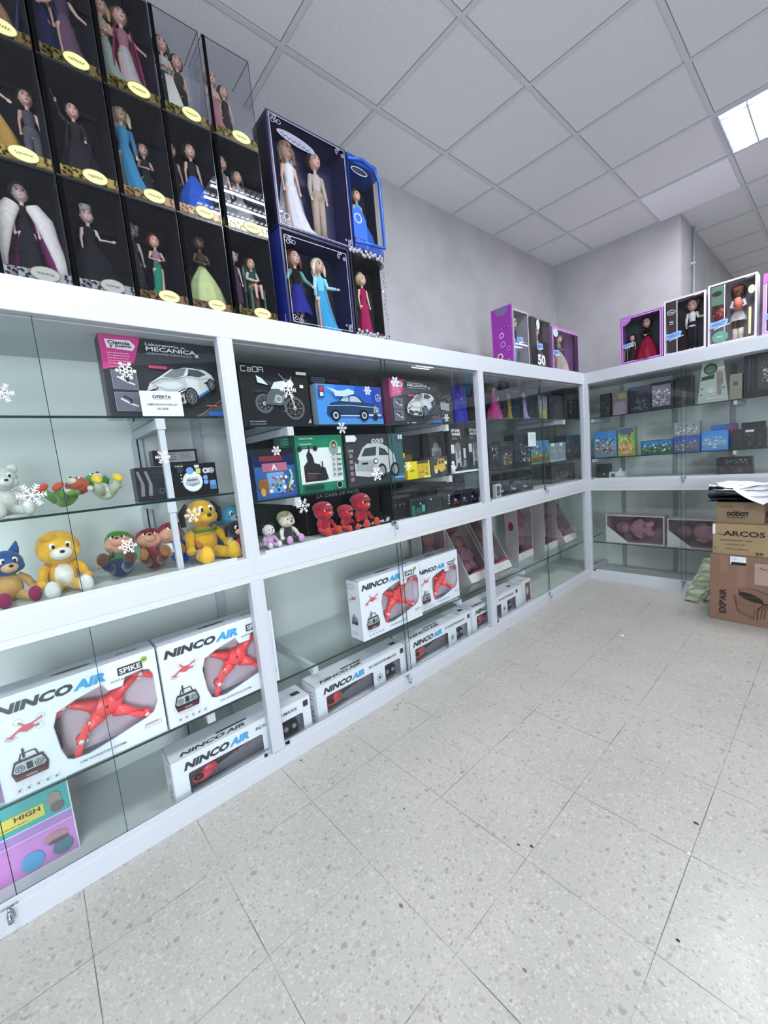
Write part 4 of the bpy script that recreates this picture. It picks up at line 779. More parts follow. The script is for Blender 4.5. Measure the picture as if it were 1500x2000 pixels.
a.oval(mat('#b9bec6'), .083, .062, .041, .044, 28); a.oval(mat('#e4e6ea'), .083, .062, .038, .041, 28); a.pol(mat('#b5b8c0'), [(.052, .05), (.060, .078), (.108, .080), (.112, .055), (.082, .045)]); a.pol(mat('#9396a2'), [(.056, .05), (.11, .055), (.108, .048), (.082, .040)]); a.rect(mat('#3a3c44'), .062, .066, .10, .070)
a.oval(bl, .076, .108, .015); a.pol(mat('#c9cf6a'), [(.10, .096), (.118, .094), (.120, .114), (.10, .116)]); a.pol(gl, [(.095, .120), (.115, .118), (.116, .130), (.096, .131)])
a.oval(gl, .139, .104, .012, .012); a.oval(gl, .165, .104, .012, .012); a.rect(gl, .139, .094, .165, .114); a.rect(DARK, .134, .102, .144, .106); a.rect(DARK, .137, .099, .141, .109); a.ring(mat('#5b5e8c'), .165, .104, .007, .003)
for v in (.075, .055): a.oval(bl, .135, v, .010)
a.rect(bl, .150, .022, .176, .060); a.rect(mat('#4b7fc0'), .152, .024, .174, .040)
for v in (.092, .078, .064): a.oval(gl, .037, v, .003)
a.oval(mat('#2a2c36'), .035, .112, .012); b.x.text(gl, 'MINI', .020, .126, .03, .006); b.end()
b = PB('game_console_box', 'L', -.165, .335, 1.2975, .118, .07, .135, '#212327', 'dark box with two slanted silver stripes, left of the round picture console box', 'game box')
a = b.a
for u in (.012, .040): a.pol(mat('#7b7d82', .3), [(u, .02), (u+.014, .02), (u+.018, .065), (u+.004, .12), (u-.006, .12), (u+.006, .07)])
for v in (.09, .10, .11, .12, .03, .045): a.line(mat('#50545c'), [(.062, v), (.112, v)], .001)
a.ring(mat('#6b6e76'), .09, .035, .010, .002); b.end()
b = PB('game_console_box', 'L', -.17, .41, 1.4365, .175, .06, .062, '#17181b', 'flat black box with a grey panel lying across the two console boxes', 'game box')
b.a.rect(mat('#84868a'), .03, .010, .165, .052); lines(b.a, mat('#4a4c50'), .04, .04, .05, 3, .010, .004, 4); lines(b.a, mat('#6a6c70'), .105, .045, .05, 5, .006, .003, 6); b.end()
# ------------------------------------------------------------ plush toys
def plush(front, along, z, s, label, body, head=None, belly=None, muzzle='#d9b59a', feet=None, arms=None, ears='round', earc=None, cap=None, pose='sit', rz=0, rx=0, ry=0, side='L', hair_=None, hs=1.0, lift=0, tagc=None, nosec='#17161a', overall=None):
    loc, r0 = at(side, front, along, z+lift)
    t = thing('plush_toy', loc, r0+rz, label, 'plush toy', 'plush toys in the glass cabinets', rx=rx, ry=ry)
    pm = lambda c: mat(c, .95, noise=60, sheen=.3)
    head = head or body; feet = feet or body; arms = arms or body; earc = earc or head
    m = M(); v = lambda *p: tuple(q*s for q in p)
    m.ell(pm(body), v(0, 0, .27), v(.19, .16, .26)); m.build('body', t)
    m = M(); m.ell(pm(head), v(0, -.03, .68), v(.24*hs, .21*hs, .22*hs)); m.ell(pm(head), v(.12*hs, -.10, .62), v(.11*hs, .10*hs, .10*hs)); m.ell(pm(head), v(-.12*hs, -.10, .62), v(.11*hs, .10*hs, .10*hs)); hd = m.build('head', t)
    m = M(); m.ell(pm(muzzle), v(0, -.20*hs, .62), v(.12*hs, .09*hs, .085*hs)); m.build('muzzle', hd)
    m = M(); m.ell(mat(nosec, .3), v(0, -.285*hs, .655), v(.032, .025, .025), seg=10, rings=6)
    m.build('nose', hd)
    for q in (-1, 1):
        m = M(); m.ell(mat('#e9e6e0', .4), v(q*.08*hs, -.205*hs, .735), v(.045, .02, .055), seg=10, rings=6); m.ell(mat('#1a191d', .2), v(q*.075*hs, -.222*hs, .73), v(.022, .012, .032), seg=8, rings=6); m.build('eye', hd)
    if ears:
        for q in (-1, 1):
            m = M()
            if ears == 'round': m.ell(pm(earc), v(q*.19*hs, 0, .86), v(.085, .04, .085))
            elif ears == 'point': m.tube(pm(earc), [v(q*.12, .0, .80), v(q*.17, 0, .92), v(q*.20, 0, 1.03)], [.09*s, .06*s, .01*s], 10, flat=.5)
            elif ears == 'drop': m.tube(pm(earc), [v(q*.18, 0, .82), v(q*.27, -.02, .70), v(q*.27, -.03, .52)], [.03*s, .055*s, .04*s], 10, flat=.5)
            m.build('ear', hd)
    if belly: m = M(); m.ell(pm(belly), v(0, -.06, .27), v(.14, .125, .20)); m.build('belly', t)
    if overall: m = M(); m.ell(pm(overall), v(0, -.005, .20), v(.205, .175, .20)); [m.tube(pm(overall), [v(q*.09, -.15, .34), v(q*.10, -.12, .46), v(q*.10, .05, .50)], .025*s, 6) for q in (-1, 1)]; m.build('dungarees', t)
    for q in (-1, 1):
        m = M(); m.tube(pm(arms), [v(q*.14, 0, .44), v(q*.23, -.06, .36), v(q*.27, -.14, .24)], [.065*s, .065*s, .055*s], 10); m.ell(pm(muzzle if overall or cap else arms), v(q*.28, -.16, .20), v(.065, .06, .065)); m.build('arm', t)
        m = M(); m.tube(pm(overall or body), [v(q*.09, -.04, .12), v(q*.16, -.22, .10), v(q*.19, -.36, .09)], [.095*s, .085*s, .07*s], 10); m.build('leg', t)
        m = M(); m.ell(pm(feet), v(q*.20, -.41, .13), v(.095, .075, .135)); m.build('foot', t)
    if cap: m = M(); m.ell(pm(cap), v(0, .0, .80), v(.25*hs, .23*hs, .15*hs)); m.ell(pm(cap), v(0, -.2, .78), v(.17*hs, .14*hs, .03)); m.build('cap', hd)
    if hair_: m = M(); m.ell(pm(hair_), v(.0, .04, .76), v(.25, .2, .19)); m.ell(pm(hair_), v(-.1, -.12, .86), v(.12, .1, .07)); m.build('hair', hd)
    if tagc: m = M(); m.box(mat(tagc, .4), v(.20, -.34, .10), v(.36, -.33, .33)); m.build('swing_tag', t)
    return t
S2 = 1.298; S1 = 1.0085
plush(-.22, -.055, S2, .19, 'white plush bear sitting at the left edge of the middle shelf', '#c9cbc6', muzzle='#d6d6d0', rz=.3)
plush(-.17, .085, S2, .165, 'green plush toy with red feet lying next to the white bear', '#5c8a3c', head='#a64a30', muzzle='#c9cdbb', feet='#c2452c', belly='#c9cdc0', ears=None, rx=-1.0, rz=-.9, lift=.02)
plush(-.17, .24, S2, .175, 'white and green plush toy lying back with big yellow soles up', '#a9b59c', head='#3f8a35', muzzle='#c9cdc0', feet='#d9b92c', arms='#c9cdc0', belly='#d4d6cf', ears=None, rx=-1.05, rz=.2, lift=.03)
plush(-.17, -.085, S1, .20, 'blue plush toy with tan face and maroon shoes, left edge of the lower display floor', '#c49a5c', head='#24508f', muzzle='#d0a878', feet='#8a1f4e', arms='#c49a5c', ears='point', rz=.3, nosec='#111')
plush(-.16, .060, S1, .235, 'yellow and white plush toy with a big pointed head, sitting', '#d9a432', head='#e0a92e', muzzle='#e4dfd6', belly='#e2e0da', feet='#d9d9d8', arms='#e0a92e', ears=None, hair_='#dc9f28', rz=.1, hs=1.15)
plush(-.17, .235, S1, .215, 'plush toy with green cap, navy dungarees and brown shoes, slumped back', '#3c6b34', head='#c99378', cap='#4d8a3a', muzzle='#c99378', feet='#4c3022', arms='#3c6b34', overall='#1c3050', ears=None, rx=-.75, rz=-.25, lift=.01, tagc='#4f7a5c')
plush(-.18, .36, S1, .20, 'plush toy in a dark red shirt with brown shoes, left of the blue dungarees one', '#8a1c3c', head='#c98f78', cap='#7d1f2e', muzzle='#d4a088', feet='#8a5a30', arms='#8a1c3c', overall='#5a2c22', ears='round', rx=-.7, rz=-.1, lift=.01, tagc='#c9ccd4')
plush(-.18, .475, S1, .21, 'plush toy in bright blue dungarees and red cap, leaning on the divider post', '#7d1c38', head='#d09a80', cap='#8a1c30', muzzle='#d9a088', feet='#9a6530', arms='#7d1c38', overall='#1f4bb0', ears=None, rx=-.65, rz=.25, lift=.01)
plush(-.17, .560, S1, .31, 'tall mustard yellow plush dog with long drooping ears and a green collar', '#c99a1e', muzzle='#d0a428', feet='#d3a52c', ears='drop', earc='#17150f', rz=.2, hs=.85)
m = M(); m.lathe(mat('#3c6b32', .8), [(.058, -.006), (.062, .0), (.058, .008)], 20); o = m.build('dog_collar'); o.parent = [q for q in COL.objects if q.name.startswith('plush_toy')][-1]; o.location = (0, 0, .136)
plush(-.14, .695, S1, .175, 'black and red plush toy with white gloves and mustard yellow shoes beside the yellow dog', '#1a191c', head='#1a191c', muzzle='#d3a596', feet='#c98f2a', arms='#dad8d4', belly='#9a2438', ears='drop', rz=.1)
plush(-.34, .76, S1, .24, 'light blue plush toy at the back behind the black and red one', '#4d9cc2', muzzle='#a9c9d6', ears='drop', rz=0)
# second bay floor
plush(-.13, .845, S1, .125, 'small pink and white plush toy with black ears, left end of the second bay floor', '#c99fc6', head='#d6cbd0', muzzle='#e6dfe2', feet='#d9d3dc', ears='round', earc='#131216', rz=.1)
plush(-.15, .955, S1, .17, 'plush toy with grey and yellow hair, white body and lilac shoes', '#2b2a2e', head='#d4c6b4', muzzle='#dccdbb', feet='#c79ac9', arms='#d9d3c6', hair_='#8f8f6a', ears=None, rz=.1)
for (y, f_, z_, s_, lab) in ((1.17, -.14, S1, .185, 'crimson plush toy with white badge on its hood, left of the three'), (1.30, -.12, S1, .15, 'bright red plush toy bent forward, middle of the three'), (1.425, -.14, S1, .20, 'crimson plush toy with a round white badge, right of the three')):
    t = plush(f_, y, z_, s_, lab, '#a8172c', muzzle='#c22a2a', feet='#c23a24', ears=None, cap='#9c1630', rz=.1, nosec='#c9b9b9', hs=1.2)
    if 'badge' in lab:
        m = M(); m.front(-.245*s_); m.oval(mat('#d6c6c6', .7), .02*s_, .82*s_, .09*s_); m.oval(mat('#3a2226', .7), .02*s_, .82*s_, .018*s_, .035*s_); m.build('badge', t)
# ------------------------------------------------------------ second bay boxes
Z1, Z2, Z3 = 1.5825, 1.2455, S1
b = PB('construction_kit_box', 'L', -.115, .795, Z1, .352, .09, .285, '#1d1f22', 'black kit box with a motorbike picture, left end of the second bay top shelf', 'toy box', 'kit boxes in the second bay')
moto(b.a, .055, .045, .26); tx = mat('#c9ccd0', .4)
def boxfont(x, m, u, v, s):
    L = {'C': [(1, 1), (0, 1), (0, 0), (1, 0)], 'a': [(.1, .75), (.9, .75), (.9, 0), (.1, 0), (.1, .4), (.9, .4)], 'D': [(0, 0), (0, 1), (1, 1), (1, 0), (0, 0)], 'A': [(0, 0), (0, 1), (1, 1), (1, 0)], '-': [(0, .5), (1, .5)]}
    for i, ch in enumerate('CaDA'):
        x.line(m, [(u+(i*1.25+p)*s, v+q*s) for p, q in L[ch]], s*.16)
        if i == 3: x.line(m, [(u+i*1.25*s, v+.5*s), (u+(i*1.25+1)*s, v+.5*s)], s*.14)
boxfont(b.x, tx, .010, .248, .022); b.a.rect(mat('#c9ccd0'), .285, .248, .342, .262); b.x.text(DARK, 'BRICKS', .290, .251, .045, .007); b.a.rect(mat('#d6d8da'), .298, .185, .318, .199)
b.x.text(mat('#8f9296'), 'Streetbike', .020, .020, .08, .008); b.x.text(mat('#8f9296'), 'BUILDING SET', .022, .008, .08, .006); b.a.pol(mat('#a9acb0'), [(.325, .012), (.34, .035), (.345, .014)]); b.end()
b = PB('toy_box', 'L', -.155, 1.165, Z1, .47, .08, .262, '#17191c', 'dark box standing behind the blue classic car box', 'toy box'); lines(b.x, mat('#8a8d92'), .03, .25, .09, 3, .010, .004, 3); lines(b.x, mat('#7a4a50'), .13, .245, .08, 2, .010, .004, 5); b.a.ring(mat('#5a5d62'), .30, .245, .010, .003); b.a.ring(mat('#5a5d62'), .33, .245, .010, .003); b.end()
b = PB('car_kit_box', 'L', -.10, 1.180, Z1, .445, .05, .212, '#1c55b8', 'bright blue box with a classic dark car and flame lettering', 'toy box', 'kit boxes in the second bay', sidecol='#8a9aa8')
a = b.a; a.rect(mat('#3f86d0'), 0, 0, .12, .212); a.rect(mat('#2f70c8'), .12, 0, .25, .212); a.rect(mat('#1c4fb4'), .25, 0, .37, .212); a.rect(mat('#123c9c'), .37, 0, .445, .212); a.rect(mat('#4a86cc'), 0, 0, .445, .035)
sedan(a, .055, .022, .37); a.rect(mat('#1b2a60'), .012, .142, .045, .200); a.rect(mat('#c22a30'), .016, .174, .041, .196); a.rect(mat('#c9ccd4'), .018, .148, .039, .168)
a.ring(mat('#d6dbe2'), .408, .150, .019, .003)
for k in range(3): a.line(mat('#d6dbe2'), [(.408, .150), (.408+.018*math.sin(k*2*PI/3), .150+.018*math.cos(k*2*PI/3))], .003)
a.pol(mat('#b9d0ea'), [(.055, .195), (.10, .172), (.11, .150), (.17, .150), (.235, .165), (.236, .180), (.20, .192), (.17, .182), (.13, .178), (.10, .186)]); b.x.text(mat('#2a6bb8'), 'Hot Wheels', .108, .155, .115, .022, .1, .03); b.end()
mecanica(-.105, 1.70, Z1, .435, .272, .07, 'small black car kit box with pink side, right part of the second bay top shelf', sidepink=True)
b = PB('toy_box', 'L', -.13, 2.150, Z1, .165, .10, .270, '#2b2f31', 'dim grey toy box between the small car kit and the deep blue box', 'toy box'); scene_art(b.a, .01, .01, .15, .26, 21, ['#4a5254', '#5b6365', '#2c3436', '#6d7476', '#383c3c'], 40); b.a.pol(mat('#8a9092'), [(.03, .10), (.12, .09), (.12, .14), (.03, .15)]); b.end()
b = PB('toy_box', 'L', -.12, 2.325, Z1, .135, .10, .265, '#151a7c', 'deep blue toy box next to the second cabinet post', 'toy box'); scene_art(b.a, .02, .14, .13, .26, 22, ['#1c3a8a', '#4a3a9c', '#5a5ab8', '#2a2a66', '#7a4a9c'], 24); b.a.rect(mat('#151c9a'), .02, .02, .13, .10); b.a.rect(mat('#c9ccd4'), .07, .17, .076, .185); b.end()
# middle row
b = PB('toy_box', 'L', -.13, .815, Z2, .225, .08, .235, '#1a2750', 'blue adventure toy box with a red title, left end of the second bay middle shelf', 'toy box')
a = b.a; a.rect(mat('#2f5a9c'), .0, 0, .225, .15); a.rect(mat('#6a9ac6'), .06, .02, .15, .12); a.rect(mat('#14161f'), 0, .205, .225, .235); a.rect(mat('#7d2033'), .03, .175, .15, .20); a.rect(mat('#a8627a'), .04, .125, .17, .165)
scene_art(a, .01, .01, .22, .12, 23, ['#a9bcd0', '#8f5a2a', '#c79a4a', '#3a7a5a', '#e0e4ea', '#1c3f7a', '#b0462e'], 34); a.oval(mat('#8a5a2c'), .035, .065, .028, .03); a.oval(mat('#c79a4a'), .03, .03, .012, .02); a.line(mat('#9ccf9c'), [(.17, .04), (.19, .10), (.18, .13)], .010); b.x.text(mat('#e6d6de'), 'A', .085, .130, .03, .03, 0, .03); b.end()
b = PB('toy_box', 'L', -.16, .985, Z2, .20, .08, .295, '#1f5a4a', 'dark green box peeking out behind the green and white train box', 'toy box'); lines(b.x, mat('#7aa090'), .01, .275, .04, 3, .012, .004, 7); b.end()
b = PB('construction_kit_box', 'L', -.10, 1.028, Z2, .285, .07, .288, '#1f7a5a', 'green and white box showing a black steam engine', 'toy box', 'kit boxes in the second bay', sidecol='#1c5f4a')
a = b.a; a.rect(mat('#d4d9d8'), .015, .045, .272, .225); dk = mat('#26262a', .4); br = mat('#3f3432', .4)
a.pol(dk, [(.035, .055), (.035, .135), (.055, .155), (.075, .155), (.13, .14), (.165, .055)]); a.pol(dk, [(.06, .15), (.055, .19), (.07, .215), (.09, .19), (.10, .15)]); a.rect(dk, .07, .20, .078, .24); a.line(dk, [(.01, .222), (.12, .225)], .004); a.oval(dk, .02, .222, .014, .014); a.oval(dk, .11, .222, .014, .014)
a.rect(br, .045, .065, .10, .10); a.line(mat('#8a7d78'), [(.05, .10), (.13, .09)], .003); a.pol(dk, [(.13, .06), (.135, .13), (.16, .12), (.175, .06)]); a.rect(dk, .14, .12, .147, .155)
a.oval(mat('#7d9a86'), .225, .225, .030, .036); a.oval(mat('#3a2a26'), .225, .236, .014, .018); a.oval(mat('#caa78c'), .225, .232, .008, .010)
for k in range(5): a.rect(mat('#8a8f92'), .205, .075+.026*k, .222, .088+.026*k); a.rect(mat('#6a6f72'), .232, .075+.026*k, .262, .086+.026*k)
a.rect(mat('#0f3a2c'), .02, .012, .135, .038); a.ring(mat('#d6dbd9'), .235, .025, .018, .002); a.oval(DARK, .235, .025, .016); b.x.text(tx, '5', .230, .018, .010, .014, 0, .02); b.x.text(tx, 'CONSTRUCTION', .035, .020, .09, .009); b.x.text(tx, 'SCIENCE GAME', .02, .268, .08, .008); b.x.text(tx, 'TECHNOLOGY', .02, .240, .07, .008); b.end()
b = PB('construction_kit_box', 'L', -.095, 1.328, Z2, .43, .07, .285, '#36393d', 'grey kit box with a pale hatchback car and 500 badge', 'toy box', 'kit boxes in the second bay')
a = b.a; a.rect(mat('#3b3840'), 0, 0, .06, .285); a.rect(mat('#33595f'), .32, .0, .43, .285); a.rect(mat('#2f6f9c'), .33, .010, .43, .045)
car = mat('#b9bec0', .35); gd = mat('#3c4448', .25); q = lambda L: [(.045+x*.36, .03+y*.36) for x, y in L]
a.pol(car, q([(.02, .08), (.02, .30), (.10, .36), (.20, .50), (.30, .56), (.55, .57), (.72, .50), (.86, .36), (.90, .15), (.62, .06), (.3, .04)])); a.pol(gd, q([(.16, .37), (.24, .49), (.48, .51), (.46, .37)])); a.pol(gd, q([(.52, .37), (.54, .50), (.66, .46), (.74, .36)]))
a.pol(mat('#9a9fa2'), q([(.04, .16), (.40, .12), (.42, .30), (.06, .31)])); a.rect(DARK, *q([(.16, .24)])[0], *q([(.28, .27)])[0]); a.oval(gd, *q([(.06, .30)])[0], .014); a.oval(gd, *q([(.44, .28)])[0], .016); a.oval(mat('#e4e6e8'), *q([(.44, .28)])[0], .010)
for cx in (.56, .84): a.oval(DARK, *q([(cx, .12)])[0], .034, .042); a.oval(mat('#8a8f92'), *q([(cx, .12)])[0], .022, .028)
for k in range(5): a.rect(mat('#8a6f7a'), .012, .03+.032*k, .035, .052+.032*k)
a.pol(mat('#d6d9dc'), [(.0, .245), (.062, .245), (.075, .262), (.062, .280), (.0, .280)]); b.x.text(mat('#3a3d44'), 'Ciencia', .006, .264, .052, .010); b.x.text(mat('#3a3d44'), 'y Juego', .006, .250, .052, .010); b.x.text(tx, '210', .012, .190, .035, .014, 0, .02)
for i, u in enumerate((.195, .225, .255)): b.a.ring(tx, u, .245, .012, .003)
b.x.text(tx, '500', .180, .236, .09, .018, 0, .02); b.a.line(tx, [(.185, .222), (.27, .222)], .002); b.x.text(tx, 'Clementoni', .34, .02, .08, .012); b.a.rect(tx, .385, .25, .40, .275); b.a.rect(tx, .405, .25, .42, .275); b.end()
b = PB('toy_box', 'L', -.13, 1.775, Z2, .095, .06, .165, '#57491c', 'brown topped small box with a yellow corner, behind the small yellow box', 'toy box'); b.a.rect(mat('#c9b83a'), .0, .135, .03, .165); b.a.rect(mat('#2a2417'), .035, .15, .095, .165); b.end()
b = PB('toy_box', 'L', -.085, 1.775, Z2, .205, .10, .108, '#c9a92c', 'yellow box with a golden building site picture', 'toy box', 'small model boxes', sidecol='#c9bb1e')
a = b.a; a.rect(mat('#d8c820'), 0, 0, .085, .108); a.rect(mat('#4a4430'), .09, .09, .205, .108); scene_art(a, .095, .01, .19, .09, 24, ['#e0c45a', '#7a6420', '#f0d890', '#5a4a1c'], 18); a.rect(mat('#e8dc6a'), .19, .01, .20, .108); a.rect(mat('#e8dc6a'), .14, .0, .205, .012); b.x.text(mat('#5a4a10'), 'CAT', .02, .045, .04, .012); b.end()
b = PB('toy_box', 'L', -.09, 1.995, Z2, .175, .08, .125, '#3c3b38', 'dark box with a small yellow car picture', 'toy box', 'small model boxes')
a = b.a; y_ = mat('#cba83c', .35); a.pol(y_, [(.03, .035), (.035, .065), (.065, .07), (.075, .105), (.135, .110), (.145, .07), (.15, .04), (.12, .025), (.05, .018)]); a.rect(mat('#3a3830'), .08, .075, .10, .10); a.rect(mat('#3a3830'), .108, .077, .13, .10); a.oval(mat('#d6d0bc'), .05, .028, .014); a.oval(DARK, .075, .022, .014); a.oval(mat('#e6dfae'), .15, .08, .012); lines(b.x, mat('#9a9a90'), .03, .116, .08, 1); b.end()
b = PB('toy_box', 'L', -.26, 1.86, Z2+.0, .30, .08, .28, '#26282b', 'plain charcoal box standing at the back of the second bay middle shelf', 'toy box'); b.a.rect(mat('#e0e2e4'), .20, .19, .205, .205); b.a.rect(mat('#3a3c3e'), .012, .12, .29, .27); b.end()
b = PB('toy_box', 'L', -.16, 2.075, Z2, .135, .08, .275, '#17181b', 'black box with a grey domed shape, left of the two white lettered boxes', 'toy box'); b.a.oval(mat('#6a6e70'), .065, .185, .032, .035); b.a.rect(mat('#7d8183'), .02, .13, .115, .185); b.a.rect(mat('#55595b'), .04, .10, .10, .16); b.end()
for (y, w, lab, sd) in ((2.215, .195, 'black box with white block lettering and pale machines, left one of the pair', 31), (2.415, .18, 'black box with white block lettering and pale machine figures, partly hidden by the second post', 32)):
    b = PB('space_toy_box', 'L', -.10, y, Z2+.006, w, .08, .305, '#191a1d', lab, 'toy box', 'black boxes with white block lettering'); a = b.a
    b.x.text(mat('#d9dcde'), 'STAR', .02, .275, .095, .020, 0, .05); b.x.text(mat('#d9dcde'), 'WARS', .02, .250, .095, .020, 0, .05); a.pol(mat('#8f2038'), [(.10, .30), (.125, .22), (.135, .225), (.115, .305)])
    lines(b.x, mat('#8a8d90'), .02, .235, .06, 2, .010, .005, 4)
    g1 = mat('#a3a7aa', .4); a.rect(g1, .055, .06, .115, .17); a.oval(mat('#6a6e72'), .085, .17, .03, .034); a.rect(mat('#cfd2d4'), .01, .13, .045, .19); a.rect(g1, .052, .03, .068, .07); a.rect(g1, .10, .03, .116, .07); a.rect(DARK, .075, .09, .083, .14); a.rect(DARK, .095, .10, .10, .12); a.rect(mat('#7d8aa3'), .135, .03, .165, .08); a.rect(mat('#c9ccce'), .14, .09, .165, .16)
    scene_art(a, .01, .02, w-.01, .06, sd, ['#d9dcde', '#8a4a50', '#4a6a9c', '#9a9da0'], 10); b.end()
t = thing('toy_figurine', (-.075, 2.205, Z2), LZ, 'small white toy robot figurine standing in front of the lettered boxes', 'figurine')
m = M(); wc = mat('#dcdfe0', .4); m.ell(wc, (0, 0, .072), (.012, .011, .013)); m.box(wc, (-.012, -.008, .03), (.012, .008, .06)); [m.box(wc, (q*.009-.005, -.007, 0), (q*.009+.005, .007, .032)) for q in (-1, 1)]; [m.tube(wc, [(q*.014, 0, .055), (q*.022, -.006, .03)], .0045, 6) for q in (-1, 1)]; m.build('body', t, bevel=.001)
m = M(); m.box(mat('#d9dde2', .4), (-.060, 2.18, Z2+.0005), (-.040, 2.44, Z2+.013)); tag(m.build('price_strip'), 'white price strip along the shelf edge below the lettered boxes', 'label strip')
# bottom row of bay 2
b = PB('toy_box', 'L', -.20, 1.105, Z3, .52, .10, .232, '#14151a', 'long black box behind the crimson plush toys', 'toy box'); b.x.text(mat('#8a8d94'), 'LA CASA DE PAPEL', .07, .195, .30, .020, .2, .03); b.end()
b = PB('board_game_box', 'L', -.075, 1.30, Z3, .30, .03, .045, '#141518', 'flat black box with white lettering in front of the red plush toys', 'toy box'); b.x.text(mat('#d9dce0'), 'LA CASA DE PAPEL', .04, .014, .20, .014, .1, .03); b.a.pol(mat('#a9b4c6'), [(.25, .012), (.262, .035), (.285, .036), (.28, .014)]); b.end()
b = PB('toy_box', 'L', -.11, 1.645, Z3, .215, .10, .185, '#1c1e21', 'black box with a row of pale dots, right of the crimson plush toys', 'toy box')
for k in range(5): b.a.oval(mat('#6a6d70'), .03+.035*k, .09, .006, .006, 8)
b.a.rect(mat('#3a3c3f'), .0, .13, .15, .15); b.a.rect(mat('#33363a'), .02, .16, .19, .175); b.end()
b = PB('toy_box', 'L', -.09, 1.775, Z3, .30, .09, .115, '#232a2c', 'low dark box with two teal patches', 'toy box'); b.a.border(mat('#4a5254'), .01, .01, .29, .105, .003); b.a.rect(mat('#1f6a60'), .015, .005, .045, .07); b.a.rect(mat('#4a9a90'), .105, .02, .135, .065); b.a.rect(mat('#2c5a56'), .05, .015, .10, .05); b.a.rect(mat('#d6dadc'), .09, .07, .10, .08); b.a.rect(mat('#d6dadc'), .19, .085, .20, .095); b.end()
b = PB('toy_box', 'L', -.18, 1.88, Z3, .26, .10, .19, '#1a1c1e', 'taller black box behind the low box with teal patches', 'toy box'); b.a.rect(mat('#4a4440'), .03, .14, .06, .18); b.end()
b = PB('toy_box', 'L', -.10, 2.09, Z3, .10, .09, .165, '#16171a', 'narrow black box with a column of white marks, left of the small model cars', 'toy box')
for k in range(4): b.a.rect(mat('#c9ccce'), .07, .03+.018*k, .082, .04+.018*k)
b.end()
for k, (c, lab) in enumerate((('#8a2038', 'crimson boxed model car, first of three in the corner by the second post'), ('#3f5f8f', 'blue boxed model car, middle of three in the corner by the second post'), ('#7a1f3a', 'wine red boxed model car, nearest the second post'))):
    t = open_box('model_car_box', 'L', -.09, 2.205+.098*k, Z3, .092, .06, .10, '#2a2c3a', '#17181d', lab, 'boxed model car', 'small model car boxes', fw=.008)
    m = M(); cm = mat(c, .3); m.ell(cm, (.046, .03, .035), (.030, .018, .014)); m.ell(cm, (.046, .03, .050), (.016, .014, .012)); m.ell(mat('#a9b6c6', .2), (.046, .022, .050), (.012, .010, .008)); [m.tube(DARK, [(.046+q*.018, .010, .022), (.046+q*.018, .050, .022)], .009, 8) for q in (-1, 1)]; m.build('model_car', t)
for k in range(3):
    b = PB('toy_box', 'L', -.20-.0*k, 2.13+.12*k, Z3, .115, .09, .205, ('#24282c', '#1b1d22', '#2b2a30')[k], ('dark box with blue specks in the back row above the model cars', 'almost black box in the middle of the back row above the model cars', 'dark plum box at the right end of the back row above the model cars')[k], 'toy box'); scene_art(b.a, .01, .12, .10, .20, 40+k, ['#8a9cc9', '#55585c', '#9a9a9a', '#3a4a6a'], 9); b.end()
# ------------------------------------------------------------ third bay
T1, T2 = 1.6125, 1.2285
for (y, w, h, c, hc, lab, gw) in ((2.80, .25, .30, '#b02a74', '#7d2a3a', 'clear case with a magenta ball gown doll, left end of the third bay top shelf', 'ball'), (3.06, .17, .24, '#b39a3c', '#a98f4a', 'clear case with a yellow gown doll on the third bay top shelf', 'column'), (3.29, .21, .26, '#a093c6', '#b9b4c6', 'clear case with a lilac gown doll beside a teal card', 'train')):
    loc, rz = at('L', -.12, y, T1); t = thing('doll_case', loc, rz, lab, 'boxed doll', 'clear doll cases on the third bay top shelf')
    m = M(); m.box(FIL['silver'], (0, 0, 0), (w, .14, .012)); m.build('base', t); m = M(); m.box(mat('#1e3f55' if gw == 'train' else '#2c2426', .5), (.0, .136, .012), (w, .14, h*.85)); m.build('backdrop', t)
    m = M(); [m.box(ACRYL, a_, b_) for a_, b_ in (((0, 0, .012), (w, .0015, h)), ((0, .0015, .012), (.0015, .14, h)), ((w-.0015, .0015, .012), (w, .14, h)))]; m.build('cover', t)
    doll(t, (w*.45, .07, .012), h*.86, gown=gw, c=c, st='bun', hc=hc, pose='down', sleeve=c)
    if gw == 'ball':
        doll(t, (w*.8, .09, .012), h*.62, gown='train', c='#8f2260', st='long', hc='#5a2030', pose='down')
b = PB('toy_box', 'L', -.13, 3.52, T1, .16, .10, .215, '#4a4c48', 'tall clear fronted box with an olive card at its foot', 'toy box'); b.a.rect(mat('#8f935a'), .02, .0, .15, .09); b.a.rect(mat('#6d7472'), .0, .09, .16, .215); b.a.rect(mat('#a9b0a8'), .03, .05, .055, .17); b.end()
b = PB('toy_box', 'L', -.13, 3.72, T1, .27, .14, .225, '#17181b', 'big black box on the third bay top shelf', 'toy box', topcol='#101113'); b.a.pol(mat('#2f2f33'), [(.03, .02), (.05, .12), (.15, .13), (.2, .02)]); b.a.rect(mat('#d6dade'), .10, .005, .11, .018); b.end()
b = PB('toy_box', 'L', -.14, 4.06, T1, .34, .14, .30, '#1b1d1f', 'black box with silver trim down its middle, at the corner end of the top shelf', 'toy box'); scene_art(b.a, .08, .05, .15, .28, 51, ['#9aa0a4', '#5a6064', '#c4c9cc'], 16); scene_art(b.a, .18, .03, .33, .28, 52, ['#3a3e40', '#2a2e30', '#5a5e60'], 20); b.end()
